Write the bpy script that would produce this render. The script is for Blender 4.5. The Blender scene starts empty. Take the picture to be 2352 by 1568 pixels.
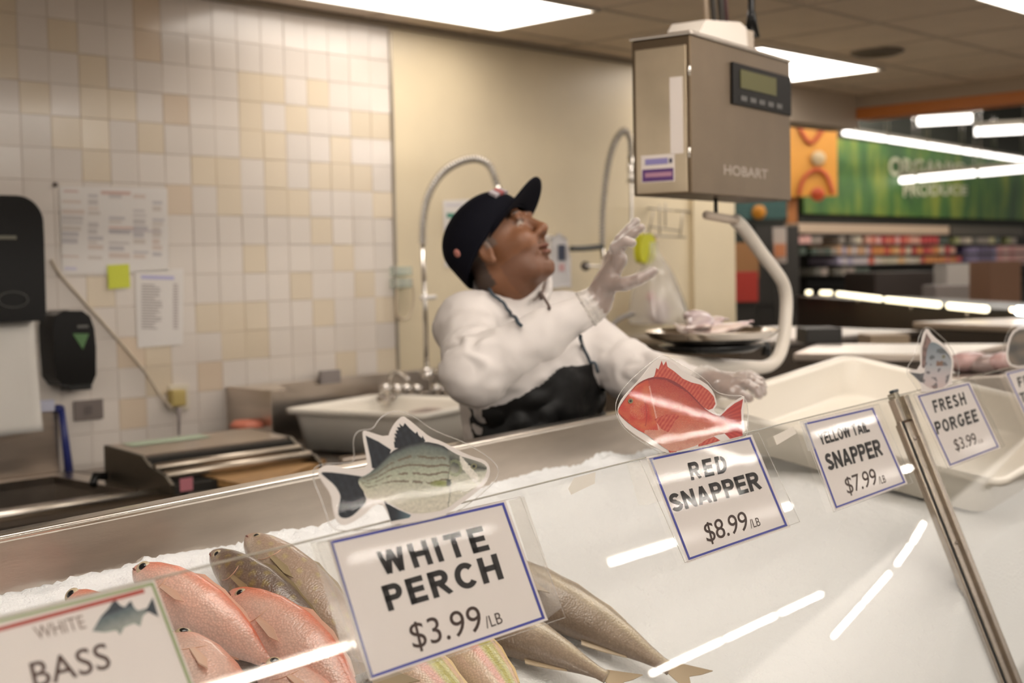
import bpy, math, random
import numpy as np
from mathutils import Vector, Matrix, noise
from mathutils.geometry import delaunay_2d_cdt, tessellate_polygon

# ------------------------------------------------------------------ camera, world, exposure
SC = bpy.context.scene
C = SC.collection
FPX = 3100.0                                   # focal length in pixels of the 2352 x 1568 frame
YAW = math.radians(34.5); PITCH = math.atan(166 / FPX); ROLL = -0.02
CAM = np.array([0.0, 0.0, 1.5])
VV = np.array([math.cos(YAW), math.sin(YAW), 0.0])      # horizontal view direction
RR = np.array([math.sin(YAW), -math.cos(YAW), 0.0])     # to the right of the camera
UU = np.array([0.0, 0.0, 1.0])
FWD = VV * math.cos(PITCH) - UU * math.sin(PITCH)
_up = UU * math.cos(PITCH) + VV * math.sin(PITCH)
CR = RR * math.cos(ROLL) + _up * math.sin(ROLL)
CU = _up * math.cos(ROLL) - RR * math.sin(ROLL)
cd = bpy.data.cameras.new('camera'); cam = bpy.data.objects.new('camera', cd); C.objects.link(cam)
cam.matrix_world = Matrix(((CR[0], CU[0], -FWD[0], CAM[0]), (CR[1], CU[1], -FWD[1], CAM[1]), (CR[2], CU[2], -FWD[2], CAM[2]), (0, 0, 0, 1)))
cd.sensor_width = 36.0; cd.lens = FPX / 2352 * 36.0; cd.clip_start = 0.02; cd.clip_end = 200
cd.dof.use_dof = True; cd.dof.focus_distance = 1.85; cd.dof.aperture_fstop = 4.6
SC.camera = cam
wd = bpy.data.worlds.new('world'); SC.world = wd; wd.use_nodes = True
bgn = wd.node_tree.nodes['Background']; bgn.inputs[0].default_value = (1.0, 0.90, 0.80, 1); bgn.inputs[1].default_value = 0.55
SC.view_settings.view_transform = 'Standard'; SC.view_settings.look = 'None'
SC.view_settings.exposure = 0.88; SC.view_settings.gamma = 1.0; SC.view_settings.use_curve_mapping = False
SC.cycles.max_bounces = 10; SC.cycles.transparent_max_bounces = 24
SC.cycles.sample_clamp_indirect = 6.0
SC.cycles.caustics_reflective = False; SC.cycles.caustics_refractive = False
L_PANEL = 3.8      # radiance of the recessed ceiling panels
L_TUBE = 28.0      # radiance of the hung tubes
LAMP = (1.0, 0.915, 0.83)

# ------------------------------------------------------------------ pixel -> world helpers
def ray(x, y): return FWD + CR * (x - 1176) / FPX - CU * (y - 784) / FPX
def P(x, y, d): return CAM + d * ray(x, y)
def onp(x, y, n, c):
    n = np.asarray(n, float); r = ray(x, y); t = (c - n @ CAM) / (n @ r); return CAM + t * r
def atz(x, y, z): return onp(x, y, (0, 0, 1), z)
def aty(x, y, Y): return onp(x, y, (0, 1, 0), Y)
TW = math.radians(-9.3)
DW = np.array([math.cos(TW), math.sin(TW), 0]); NW = np.array([-math.sin(TW), math.cos(TW), 0])   # along / into the back wall
DWALL = 4.45
def W(s, z, off=0.0): return DW * s + NW * (DWALL - off) + UU * z      # a point on the back wall, off metres in front of it
def wpx(x, y, off=0.0):
    p = onp(x, y, NW, DWALL - off); return float(p @ DW), float(p[2])
ISL = .36
def icep(x, y, lift=0.0): return onp(x, y, (0, -ISL, 1), 1.065 - 1.6 * ISL + lift)
def icez(Y): return 1.065 - ISL * (1.6 - Y)
G0 = np.array([0.623, 0.914, 1.24]); G1 = np.array([3.312, 0.849, 1.24])
GU = (G1 - G0) / np.linalg.norm(G1 - G0)
GIN = np.array([-GU[1], GU[0], 0.0])
GT = math.radians(22)
GV = -math.sin(GT) * GIN - math.cos(GT) * UU          # down the glass
GN = np.cross(GU, GV); GN = GN / np.linalg.norm(GN)
if GN @ GIN > 0: GN = -GN                             # towards the customer
def onglass(x, y, w=0.0): return onp(x, y, GN, GN @ G0 + w)
def unit(v): v = np.asarray(v, float); return v / np.linalg.norm(v)

# ------------------------------------------------------------------ materials
def s2l(c):
    return tuple(((v / 255 / 12.92) if v / 255 <= 0.04045 else ((v / 255 + .055) / 1.055) ** 2.4) for v in c)
MC = {}
def mat(name, col=(.5, .5, .5), rough=.5, metal=0.0, emit=None, estr=0.0, spec=.5, bump=0.0, bscale=50.0, var=0.0, vscale=6.0, vcol=False, coat=0.0, alpha=1.0, sss=0.0, stretch=None, trans=0.0):
    if name in MC: return MC[name]
    m = bpy.data.materials.new(name); m.use_nodes = True; nt = m.node_tree; b = nt.nodes['Principled BSDF']
    b.inputs['Base Color'].default_value = (*col, 1); b.inputs['Roughness'].default_value = rough; b.inputs['Metallic'].default_value = metal
    b.inputs['Specular IOR Level'].default_value = spec; b.inputs['Alpha'].default_value = alpha
    if coat: b.inputs['Coat Weight'].default_value = coat; b.inputs['Coat Roughness'].default_value = .08
    if sss: b.inputs['Subsurface Weight'].default_value = sss; b.inputs['Subsurface Radius'].default_value = (.02, .008, .005); b.inputs['Subsurface Scale'].default_value = .3
    if trans: b.inputs['Transmission Weight'].default_value = trans
    if emit: b.inputs['Emission Color'].default_value = (*emit, 1); b.inputs['Emission Strength'].default_value = estr
    base = None
    if vcol:
        a = nt.nodes.new('ShaderNodeAttribute'); a.attribute_name = 'Col'; base = a.outputs['Color']
    tc = None
    def coords():
        t = nt.nodes.new('ShaderNodeTexCoord'); mp = nt.nodes.new('ShaderNodeMapping')
        if stretch: mp.inputs['Scale'].default_value = stretch
        nt.links.new(t.outputs['Object'], mp.inputs['Vector']); return mp.outputs['Vector']
    if var:
        v = coords(); n = nt.nodes.new('ShaderNodeTexNoise'); n.inputs['Scale'].default_value = vscale; n.inputs['Detail'].default_value = 5
        nt.links.new(v, n.inputs['Vector'])
        r = nt.nodes.new('ShaderNodeMapRange'); r.inputs[1].default_value = .3; r.inputs[2].default_value = .7; r.inputs[3].default_value = 1 - var; r.inputs[4].default_value = 1 + var
        nt.links.new(n.outputs['Fac'], r.inputs[0])
        mx = nt.nodes.new('ShaderNodeVectorMath'); mx.operation = 'SCALE'
        if base: nt.links.new(base, mx.inputs[0])
        else: mx.inputs[0].default_value = col
        nt.links.new(r.outputs[0], mx.inputs['Scale']); base = mx.outputs[0]
    if base: nt.links.new(base, b.inputs['Base Color'])
    if bump:
        v = coords(); n = nt.nodes.new('ShaderNodeTexNoise'); n.inputs['Scale'].default_value = bscale; n.inputs['Detail'].default_value = 4
        nt.links.new(v, n.inputs['Vector']); bp = nt.nodes.new('ShaderNodeBump'); bp.inputs['Strength'].default_value = bump; bp.inputs['Distance'].default_value = .01
        nt.links.new(n.outputs['Fac'], bp.inputs['Height']); nt.links.new(bp.outputs[0], b.inputs['Normal'])
    MC[name] = m; return m
def film(name, gloss=.10, rough=.05, tint=(1, 1, 1), bump=0.0, bscale=40.0, white=0.0, stretch=None, ior=1.45, k=1.0):
    """thin clear sheet: lets light straight through, reflects by fresnel, an optional milky share"""
    if name in MC: return MC[name]
    m = bpy.data.materials.new(name); m.use_nodes = True; nt = m.node_tree; nt.nodes.clear()
    o = nt.nodes.new('ShaderNodeOutputMaterial'); t = nt.nodes.new('ShaderNodeBsdfTransparent'); t.inputs[0].default_value = (*tint, 1)
    g = nt.nodes.new('ShaderNodeBsdfGlossy'); g.inputs['Roughness'].default_value = rough; g.inputs['Color'].default_value = (1, 1, 1, 1)
    f = nt.nodes.new('ShaderNodeLayerWeight'); pw = nt.nodes.new('ShaderNodeMath'); pw.operation = 'POWER'; pw.inputs[1].default_value = 5.0
    f0 = ((ior - 1) / (ior + 1)) ** 2 + gloss; ma = nt.nodes.new('ShaderNodeMath'); ma.operation = 'MULTIPLY_ADD'; ma.inputs[1].default_value = (1 - f0) * k; ma.inputs[2].default_value = f0 * k; ma.use_clamp = True
    mx = nt.nodes.new('ShaderNodeMixShader'); nt.links.new(f.outputs['Facing'], pw.inputs[0]); nt.links.new(pw.outputs[0], ma.inputs[0]); nt.links.new(ma.outputs[0], mx.inputs[0])
    src = t.outputs[0]
    if white:
        d = nt.nodes.new('ShaderNodeBsdfDiffuse'); d.inputs[0].default_value = (.9, .88, .85, 1); tl = nt.nodes.new('ShaderNodeBsdfTranslucent'); tl.inputs[0].default_value = (.9, .88, .85, 1)
        m3 = nt.nodes.new('ShaderNodeMixShader'); m3.inputs[0].default_value = .5; nt.links.new(d.outputs[0], m3.inputs[1]); nt.links.new(tl.outputs[0], m3.inputs[2])
        m2 = nt.nodes.new('ShaderNodeMixShader'); m2.inputs[0].default_value = white; nt.links.new(t.outputs[0], m2.inputs[1]); nt.links.new(m3.outputs[0], m2.inputs[2]); src = m2.outputs[0]
    nt.links.new(src, mx.inputs[1]); nt.links.new(g.outputs[0], mx.inputs[2]); nt.links.new(mx.outputs[0], o.inputs[0])
    if bump:
        tc = nt.nodes.new('ShaderNodeTexCoord'); mp = nt.nodes.new('ShaderNodeMapping')
        if stretch: mp.inputs['Scale'].default_value = stretch
        n = nt.nodes.new('ShaderNodeTexNoise'); n.inputs['Scale'].default_value = bscale; n.inputs['Detail'].default_value = 6
        nt.links.new(tc.outputs['Object'], mp.inputs[0]); nt.links.new(mp.outputs[0], n.inputs['Vector'])
        bp = nt.nodes.new('ShaderNodeBump'); bp.inputs['Strength'].default_value = bump; bp.inputs['Distance'].default_value = .002
        nt.links.new(n.outputs['Fac'], bp.inputs['Height']); nt.links.new(bp.outputs[0], g.inputs['Normal'])
    MC[name] = m; return m

# ------------------------------------------------------------------ mesh building
class MB:
    def __init__(s): s.v = []; s.f = []; s.c = []; s.smooth = False
    def add(s, vs, fs, col=None):
        o = len(s.v); s.v += [tuple(float(q) for q in p) for p in vs]; s.f += [tuple(i + o for i in f) for f in fs]
        if col is not None: s.c += [col] * len(vs)
        return s
    def hexa(s, p, col=None):                      # 8 points: bottom 4, top 4
        return s.add(p, [(3, 2, 1, 0), (4, 5, 6, 7), (0, 1, 5, 4), (1, 2, 6, 5), (2, 3, 7, 6), (3, 0, 4, 7)], col)
    def fbox(s, o, ax, ay, az, x0, x1, y0, y1, z0, z1, col=None):   # box in a frame
        o, ax, ay, az = (np.asarray(q, float) for q in (o, ax, ay, az))
        pt = lambda x, y, z: o + ax * x + ay * y + az * z
        return s.hexa([pt(x0, y0, z0), pt(x1, y0, z0), pt(x1, y1, z0), pt(x0, y1, z0), pt(x0, y0, z1), pt(x1, y0, z1), pt(x1, y1, z1), pt(x0, y1, z1)], col)
    def box(s, x0, x1, y0, y1, z0, z1, col=None): return s.fbox((0, 0, 0), (1, 0, 0), (0, 1, 0), UU, x0, x1, y0, y1, z0, z1, col)
    def wbox(s, s0, s1, z0, z1, o0, o1, col=None):  # box on the back wall, o = distance in front of it
        return s.fbox(NW * DWALL, DW, -NW, UU, s0, s1, o0, o1, z0, z1, col)
    def quad(s, a, b, c, d, col=None): return s.add([a, b, c, d], [(0, 1, 2, 3)], col)
    def tube(s, pts, r, n=12, cap=True, col=None):
        pts = [np.asarray(p, float) for p in pts]; m = len(pts); rs = r if hasattr(r, '__len__') else [r] * m
        t0 = unit(pts[1] - pts[0]); ref = np.array([0, 0, 1.]) if abs(t0[2]) < .9 else np.array([1., 0, 0])
        a = unit(np.cross(t0, ref)); vs = []; fs = []
        for i, p in enumerate(pts):
            t = unit(pts[min(i + 1, m - 1)] - pts[max(i - 1, 0)]); a = unit(a - t * (a @ t)); b = np.cross(t, a)
            vs += [p + rs[i] * (a * math.cos(2 * math.pi * j / n) + b * math.sin(2 * math.pi * j / n)) for j in range(n)]
        for i in range(m - 1):
            for j in range(n): k = (j + 1) % n; fs.append((i * n + j, i * n + k, (i + 1) * n + k, (i + 1) * n + j))
        if cap: fs.append(tuple(range(n - 1, -1, -1))); fs.append(tuple((m - 1) * n + j for j in range(n)))
        s.smooth = True; return s.add(vs, fs, col)
    def lathe(s, o, prof, ax=(1, 0, 0), ay=(0, 1, 0), az=(0, 0, 1), n=32, col=None, smooth=True):
        o, ax, ay, az = (np.asarray(q, float) for q in (o, ax, ay, az)); vs = []; fs = []
        for (r, z) in prof: vs += [o + az * z + r * (ax * math.cos(2 * math.pi * j / n) + ay * math.sin(2 * math.pi * j / n)) for j in range(n)]
        for i in range(len(prof) - 1):
            for j in range(n): k = (j + 1) % n; fs.append((i * n + j, i * n + k, (i + 1) * n + k, (i + 1) * n + j))
        fs.append(tuple(range(n - 1, -1, -1))); fs.append(tuple((len(prof) - 1) * n + j for j in range(n)))
        s.smooth = smooth; return s.add(vs, fs, col)
    def ball(s, c, r, ax=(1, 0, 0), ay=(0, 1, 0), az=(0, 0, 1), n=20, m=12, col=None):
        r = r if hasattr(r, '__len__') else (r, r, r); c, ax, ay, az = (np.asarray(q, float) for q in (c, ax, ay, az)); vs = []; fs = []
        for i in range(m + 1):
            th = math.pi * i / m
            vs += [c + ax * r[0] * math.sin(th) * math.cos(2 * math.pi * j / n) + ay * r[1] * math.sin(th) * math.sin(2 * math.pi * j / n) + az * r[2] * math.cos(th) for j in range(n)]
        for i in range(m):
            for j in range(n): k = (j + 1) % n; fs.append((i * n + j, (i + 1) * n + j, (i + 1) * n + k, i * n + k))
        s.smooth = True; return s.add(vs, fs, col)
    def prism(s, pts, d, col=None):                # polygon (3-D points, planar) pushed by the vector d
        n = len(pts); pts = [np.asarray(p, float) for p in pts]; d = np.asarray(d, float)
        tri = tessellate_polygon([[Vector(p) for p in pts]])
        vs = pts + [p + d for p in pts]; fs = [tuple(t) for t in tri] + [tuple(i + n for i in reversed(t)) for t in tri]
        fs += [(i, (i + 1) % n, (i + 1) % n + n, i + n) for i in range(n)]
        return s.add(vs, fs, col)
    def sheet(s, pts, d, col=None): return s.prism(pts, d, col)

def link(name, me, m, parent, smooth=False):
    o = bpy.data.objects.new(name, me); C.objects.link(o)
    if m: me.materials.append(m)
    if smooth: me.shade_smooth()
    if parent is not None: o.parent = parent
    return o
def origin_of(parent):
    q = np.zeros(3)
    while parent is not None: q = q + np.array(parent.location); parent = parent.parent
    return q
def obj(name, mb, m, parent=None, bevel=0.0, smooth=None, seg=2, loc=None, subsurf=0):
    """links the collected shapes as ONE mesh object; vertices arrive in world space"""
    off = origin_of(parent); here = np.zeros(3)
    if parent is None:
        a = np.array(mb.v); here = np.array([(a[:, 0].min() + a[:, 0].max()) / 2, (a[:, 1].min() + a[:, 1].max()) / 2, a[:, 2].min()]) if loc is None else np.asarray(loc, float)
    me = bpy.data.meshes.new(name); v = np.array(mb.v) - off - here
    me.from_pydata([tuple(p) for p in v], [], mb.f)
    if mb.c and len(mb.c) == len(mb.v):
        ca = me.color_attributes.new('Col', 'FLOAT_COLOR', 'POINT'); ca.data.foreach_set('color', np.array([(*c[:3], 1.0) for c in mb.c], dtype=np.float32).ravel())
    me.update()
    sm = mb.smooth if smooth is None else smooth
    o = link(name, me, m, parent, sm)
    if parent is None: o.location = tuple(here)
    if bevel:
        b = o.modifiers.new('bevel', 'BEVEL'); b.width = bevel; b.segments = seg; b.limit_method = 'ANGLE'; b.angle_limit = math.radians(40)
        if not sm: me.shade_smooth()
        w = o.modifiers.new('wn', 'WEIGHTED_NORMAL')
    if subsurf: q = o.modifiers.new('sub', 'SUBSURF'); q.levels = subsurf; q.render_levels = subsurf
    return o
def tag(o, label, cat, group=None):
    o['label'] = label; o['category'] = cat
    if group: o['group'] = group
    return o
def thing(name, label, cat, loc, group=None):
    o = bpy.data.objects.new(name, None); C.objects.link(o); o.location = tuple(float(q) for q in loc); o.empty_display_size = .05
    return tag(o, label, cat, group)
def struct(name, mb, m, bevel=0.0):
    o = obj(name, mb, m, None, bevel); o['kind'] = 'structure'; return o
def text(body, at, m, name, parent, bold=0.0, d=.0004, normal=None, spacing=1.0):
    """lettering: at(tx, ty) maps text width 0..1 and cap heights 0..1 to a world point"""
    c = bpy.data.curves.new('t', 'FONT'); c.body = body; c.size = 1.0; c.offset = bold; c.resolution_u = 4; c.space_character = spacing
    o = bpy.data.objects.new('t', c); C.objects.link(o); dg = bpy.context.evaluated_depsgraph_get()
    me = bpy.data.meshes.new_from_object(o.evaluated_get(dg)); bpy.data.objects.remove(o); bpy.data.curves.remove(c)
    a = np.array([v.co[:] for v in me.vertices]); fs = [tuple(p.vertices) for p in me.polygons]; bpy.data.meshes.remove(me)
    caps = .7 if True else 1; x0, x1 = a[:, 0].min(), a[:, 0].max(); H = a[:, 1].max() if '$' not in body and '/' not in body else .69
    mb = MB(); mb.add([at((p[0] - x0) / (x1 - x0), p[1] / H) for p in a], fs)
    return obj(name, mb, m, parent)

# heavy block capitals drawn as strokes of one width (cap height 1)
def _arc(cx, cy, rx, ry, a0, a1, n=14): return [(cx + rx * math.cos(math.radians(a0 + (a1 - a0) * i / n)), cy + ry * math.sin(math.radians(a0 + (a1 - a0) * i / n))) for i in range(n + 1)]
LW = .22; _h = LW / 2; _t = 1 - _h
GLY = {'W': (1.02, [[(_h * .8, 1), (.27, _h * .3)], [(.27, _h * .3), (.51, .97)], [(.51, .97), (.75, _h * .3)], [(.75, _h * .3), (1.02 - _h * .8, 1)]]), 'H': (.76, [[(_h, 0), (_h, 1)], [(.76 - _h, 0), (.76 - _h, 1)], [(_h, .52), (.76 - _h, .52)]]), 'I': (LW, [[(_h, 0), (_h, 1)]]),
 'T': (.72, [[(.36, 0), (.36, 1)], [(0, _t), (.72, _t)]]), 'E': (.66, [[(_h, 0), (_h, 1)], [(0, _t), (.65, _t)], [(0, .52), (.61, .52)], [(0, _h), (.66, _h)]]), 'F': (.62, [[(_h, 0), (_h, 1)], [(0, _t), (.62, _t)], [(0, .49), (.55, .49)]]), 'L': (.62, [[(_h, 0), (_h, 1)], [(0, _h), (.62, _h)]]),
 'P': (.69, [[(_h, 0), (_h, 1)], [(0, _t)] + _arc(.40, .685, .29 - _h, .315 - _h, 90, -90) + [(0, .37 + _h)]]), 'R': (.76, [[(_h, 0), (_h, 1)], [(0, _t)] + _arc(.42, .70, .29 - _h, .30 - _h, 90, -90) + [(0, .40 + _h)], [(.38, .45), (.66, 0)]]),
 'D': (.74, [[(_h, 0), (_h, 1)], [(0, _t), (.32, _t)] + _arc(.32, .5, .42 - _h, .5 - _h, 90, -90) + [(0, _h)]]), 'O': (.80, [_arc(.40, .5, .40 - _h, .5 - _h, 0, 360, 32)]), 'C': (.76, [_arc(.41, .5, .41 - _h, .5 - _h, 40, 320, 26)]), 'G': (.80, [_arc(.41, .5, .41 - _h, .5 - _h, 45, 345, 26) + [(.80 - _h, .44), (.45, .44)]]),
 'S': (.70, [_arc(.35, .72, .33 - _h, .28 - _h, 20, 180, 12) + _arc(.36, .70, .34 - _h, .27 - _h, 180, 262, 8) + _arc(.34, .29, .34 - _h, .29 - _h, 82, 0, 8) + _arc(.35, .28, .35 - _h, .28 - _h, 0, -165, 12)]), 'N': (.78, [[(_h, 0), (_h, 1)], [(.78 - _h, 0), (.78 - _h, 1)], [(_h, .93), (.78 - _h, .07)]]),
 'A': (.82, [[(_h * .9, 0), (.41, .99)], [(.82 - _h * .9, 0), (.41, .99)], [(.2, .29), (.62, .29)]]), 'Y': (.76, [[(.38, 0), (.38, .45)], [(_h * .8, 1), (.38, .42)], [(.76 - _h * .8, 1), (.38, .42)]])}
def block(body, p0, p1, up, w, m, name, parent, gap=.14, d=.0002):
    p0, p1, up = (np.array(q, float) for q in (p0, p1, up)); mb = MB(); x = 0.0; strokes = []
    for ch in body:
        if ch == ' ': x += .3; continue
        ww, st = GLY[ch]; strokes += [[(a + x, b) for a, b in pl] for pl in st]; x += ww + gap
    tot = x - gap; at = lambda a, b: onglass(*(p0 + (p1 - p0) * (a / tot) + up * b), w)
    for pl in strokes:
        n = len(pl); L_ = []; R_ = []
        for i in range(n):
            a = np.array(pl[max(i - 1, 0)]); b = np.array(pl[min(i + 1, n - 1)]); t = unit(b - a); q = np.array((-t[1], t[0])) * _h; k = 1.0
            if 0 < i < n - 1:
                t1 = unit(np.array(pl[i]) - a); t2 = unit(b - np.array(pl[i])); k = min(1 / max(abs(t @ t1), .5), 1.5)
            L_.append(np.array(pl[i]) + q * k); R_.append(np.array(pl[i]) - q * k)
        vs = [at(min(max(a, 0), tot), min(max(b, 0), 1)) for a, b in L_ + R_]; mb.add(vs, [(i, i + 1, n + i + 1, n + i) for i in range(n - 1)])
    return obj(name, mb, m, parent)

# ------------------------------------------------------------------ signed-distance modelling (bodies, cloth, bags)
class SDF:
    def __init__(s, h): s.h = h; s.p = []
    def cap(s, a, b, ra, rb=None, k=.02, op=1): s.p.append(('c', np.asarray(a, float), np.asarray(b, float), ra, ra if rb is None else rb, k, op)); return s
    def ell(s, c, r, M=None, k=.02, op=1): s.p.append(('e', np.asarray(c, float), np.asarray(r, float), np.eye(3) if M is None else np.asarray(M, float), 0, k, op)); return s
    def mesh(s, smooth=2):
        h = s.h; lo = np.full(3, 1e9); hi = -lo; bb = []
        for q in s.p:
            if q[0] == 'c': r = max(q[3], q[4]); a = np.minimum(q[1], q[2]) - r; b = np.maximum(q[1], q[2]) + r
            else: e = np.abs(q[3].T) @ q[2]; a = q[1] - e; b = q[1] + e
            bb.append((a - q[5] - 3 * h, b + q[5] + 3 * h))
            if q[6] > 0: lo = np.minimum(lo, a - 4 * h); hi = np.maximum(hi, b + 4 * h)
        n = np.ceil((hi - lo) / h).astype(int) + 1; F = np.full(tuple(n), 1.0, np.float32)
        for q, (a, b) in zip(s.p, bb):
            i0 = np.maximum(((a - lo) / h).astype(int), 0); i1 = np.minimum(((b - lo) / h).astype(int) + 2, n)
            if np.any(i1 <= i0): continue
            X = (lo[0] + h * np.arange(i0[0], i1[0]))[:, None, None]; Y = (lo[1] + h * np.arange(i0[1], i1[1]))[None, :, None]; Z = (lo[2] + h * np.arange(i0[2], i1[2]))[None, None, :]
            if q[0] == 'c':
                d = q[2] - q[1]; L = max(d @ d, 1e-12); x, y, z = X - q[1][0], Y - q[1][1], Z - q[1][2]
                t = np.clip((x * d[0] + y * d[1] + z * d[2]) / L, 0, 1)
                D = np.sqrt((x - t * d[0]) ** 2 + (y - t * d[1]) ** 2 + (z - t * d[2]) ** 2) - (q[3] + t * (q[4] - q[3]))
            else:
                x, y, z = X - q[1][0], Y - q[1][1], Z - q[1][2]; M = q[3]; r = q[2]
                u = [(M[i][0] * x + M[i][1] * y + M[i][2] * z) for i in range(3)]
                k0 = np.sqrt(sum((u[i] / r[i]) ** 2 for i in range(3))); k1 = np.sqrt(sum((u[i] / r[i] ** 2) ** 2 for i in range(3))); D = k0 * (k0 - 1) / np.maximum(k1, 1e-9)
            sl = (slice(i0[0], i1[0]), slice(i0[1], i1[1]), slice(i0[2], i1[2])); A = F[sl]; k = max(q[5], 1e-5)
            if q[6] > 0: g = np.clip(.5 + .5 * (A - D) / k, 0, 1); F[sl] = A * (1 - g) + D * g - k * g * (1 - g)
            else: g = np.clip(.5 - .5 * (A + D) / k, 0, 1); F[sl] = A * (1 - g) - D * g + k * g * (1 - g)
        return nets(F, lo, h, smooth)
def nets(F, lo, h, smooth=2):
    S = F < 0; n = np.array(F.shape); cnt = np.zeros(tuple(n - 1), np.int8)
    cs = [(i, j, k) for i in (0, 1) for j in (0, 1) for k in (0, 1)]
    for i, j, k in cs: cnt += S[i:n[0] - 1 + i, j:n[1] - 1 + j, k:n[2] - 1 + k]
    act = np.argwhere((cnt > 0) & (cnt < 8)); idx = np.full(tuple(n - 1), -1, np.int64); idx[tuple(act.T)] = np.arange(len(act))
    val = {c: F[act[:, 0] + c[0], act[:, 1] + c[1], act[:, 2] + c[2]].astype(float) for c in cs}
    acc = np.zeros((len(act), 3)); num = np.zeros(len(act))
    for c in cs:
        for ax in range(3):
            if c[ax]: continue
            e = list(c); e[ax] = 1; a = val[c]; b = val[tuple(e)]; x = (a < 0) != (b < 0); t = np.where(x, a / np.where(x, a - b, 1), 0)
            p = np.array(c, float)[None, :].repeat(len(act), 0); p[:, ax] = t; acc += p * x[:, None]; num += x
    V = lo + h * (act + acc / num[:, None]); faces = []
    for ax in range(3):
        o = [1, 2] if ax == 0 else ([2, 0] if ax == 1 else [0, 1]); m = n.copy(); m[ax] -= 1
        a = S[tuple(slice(0, m[i]) for i in range(3))]; b = S[tuple(slice(1, None) if i == ax else slice(0, m[i]) for i in range(3))]
        e = np.argwhere(a != b); e = e[(e[:, o[0]] > 0) & (e[:, o[1]] > 0) & (e[:, o[0]] < n[o[0]] - 1) & (e[:, o[1]] < n[o[1]] - 1)]
        d1 = np.zeros(3, int); d1[o[0]] = 1; d2 = np.zeros(3, int); d2[o[1]] = 1
        q = np.stack([idx[tuple((e - d1 - d2).T)], idx[tuple((e - d2).T)], idx[tuple(e.T)], idx[tuple((e - d1).T)]], 1)
        ins = a[tuple(e.T)]; q[~ins] = q[~ins][:, ::-1]; faces.append(q)
    Q = np.concatenate(faces); V = relax(V, Q, smooth)
    return V, Q
def relax(V, Q, it, lam=.5):
    ed = np.concatenate([Q[:, [0, 1]], Q[:, [1, 2]], Q[:, [2, 3]], Q[:, [3, 0]]])
    for _ in range(it):
        s = np.zeros_like(V); w = np.zeros(len(V)); np.add.at(s, ed[:, 0], V[ed[:, 1]]); np.add.at(w, ed[:, 0], 1); np.add.at(s, ed[:, 1], V[ed[:, 0]]); np.add.at(w, ed[:, 1], 1)
        V = V * (1 - lam) + lam * s / np.maximum(w, 1)[:, None]
    return V
def vnormals(V, Q):
    fn = np.cross(V[Q[:, 2]] - V[Q[:, 0]], V[Q[:, 3]] - V[Q[:, 1]]); N = np.zeros_like(V)
    for i in range(4): np.add.at(N, Q[:, i], fn)
    return N / np.maximum(np.linalg.norm(N, axis=1), 1e-12)[:, None]
def arr(name, V, Q, m, parent=None, col=None, loc=None):
    off = origin_of(parent); here = np.zeros(3)
    if parent is None: here = np.array([V[:, 0].mean(), V[:, 1].mean(), V[:, 2].min()]) if loc is None else np.asarray(loc, float)
    me = bpy.data.meshes.new(name); v = (V - off - here).astype(np.float32)
    k = Q.shape[1]; me.vertices.add(len(v)); me.vertices.foreach_set('co', v.ravel()); me.loops.add(Q.size); me.loops.foreach_set('vertex_index', Q.ravel().astype(np.int32))
    me.polygons.add(len(Q)); me.polygons.foreach_set('loop_start', np.arange(0, Q.size, k, dtype=np.int32)); me.update(calc_edges=True)
    if col is not None:
        ca = me.color_attributes.new('Col', 'FLOAT_COLOR', 'POINT'); ca.data.foreach_set('color', np.concatenate([col, np.ones((len(col), 1))], 1).astype(np.float32).ravel())
    me.validate(); o = link(name, me, m, parent, True)
    if parent is None: o.location = tuple(here)
    return o
def vnoise(V, sc, seed=0.0):
    return np.array([noise.noise(Vector((p[0] * sc + seed, p[1] * sc - seed, p[2] * sc + 2 * seed))) for p in V])
def inside(px, py, poly):
    r = np.zeros(len(px), bool); n = len(poly)
    for i in range(n):
        x0, y0 = poly[i]; x1, y1 = poly[(i + 1) % n]
        if y0 == y1: continue
        c = ((y0 > py) != (y1 > py)) & (px < (x1 - x0) * (py - y0) / (y1 - y0) + x0); r ^= c
    return r
def smoothpoly(poly, it=1):
    for _ in range(it):
        out = []
        for i in range(len(poly)):
            a, b = np.array(poly[i], float), np.array(poly[(i + 1) % len(poly)], float); out += [tuple(a * .75 + b * .25), tuple(a * .25 + b * .75)]
        poly = out
    return poly
def painted(poly, step, place, colf, d):
    """a flat cut-out (outline in picture units) filled with fine triangles, coloured point by point; gets a thickness"""
    pl = [tuple(map(float, p)) for p in poly]; a = np.array(pl); lo, hi = a.min(0), a.max(0); rng = random.Random(7)
    gx, gy = np.meshgrid(np.arange(lo[0], hi[0], step), np.arange(lo[1], hi[1], step)); gx = gx.ravel() ; gy = gy.ravel()
    gx = gx + np.array([rng.uniform(-.3, .3) for _ in gx]) * step; gy = gy + np.array([rng.uniform(-.3, .3) for _ in gy]) * step
    ok = inside(gx, gy, pl); pts = [Vector(p) for p in pl] + [Vector((x, y)) for x, y in zip(gx[ok], gy[ok])]
    n = len(pl); vs, es, fs, _, _, _ = delaunay_2d_cdt(pts, [], [list(range(n))], 1, 1e-5)
    mb = MB(); dd = np.asarray(d, float); top = [place(v.x, v.y) for v in vs]; cols = [colf(v.x, v.y) for v in vs]
    mb.v = [tuple(p + dd) for p in top]; mb.f = [tuple(f) for f in fs]; mb.c = list(cols)
    m = len(vs); rim = [place(*p) for p in pl]
    o = len(mb.v); mb.v += [tuple(p + dd) for p in rim] + [tuple(p) for p in rim]; mb.c += [colf(*p) for p in pl] * 2
    mb.f += [(o + i, o + (i + 1) % n, o + n + (i + 1) % n, o + n + i) for i in range(n)]
    t = tessellate_polygon([[Vector((p[0], p[1], 0)) for p in pl]]); mb.f += [tuple(o + n + i for i in q) for q in t]
    return mb
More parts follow.
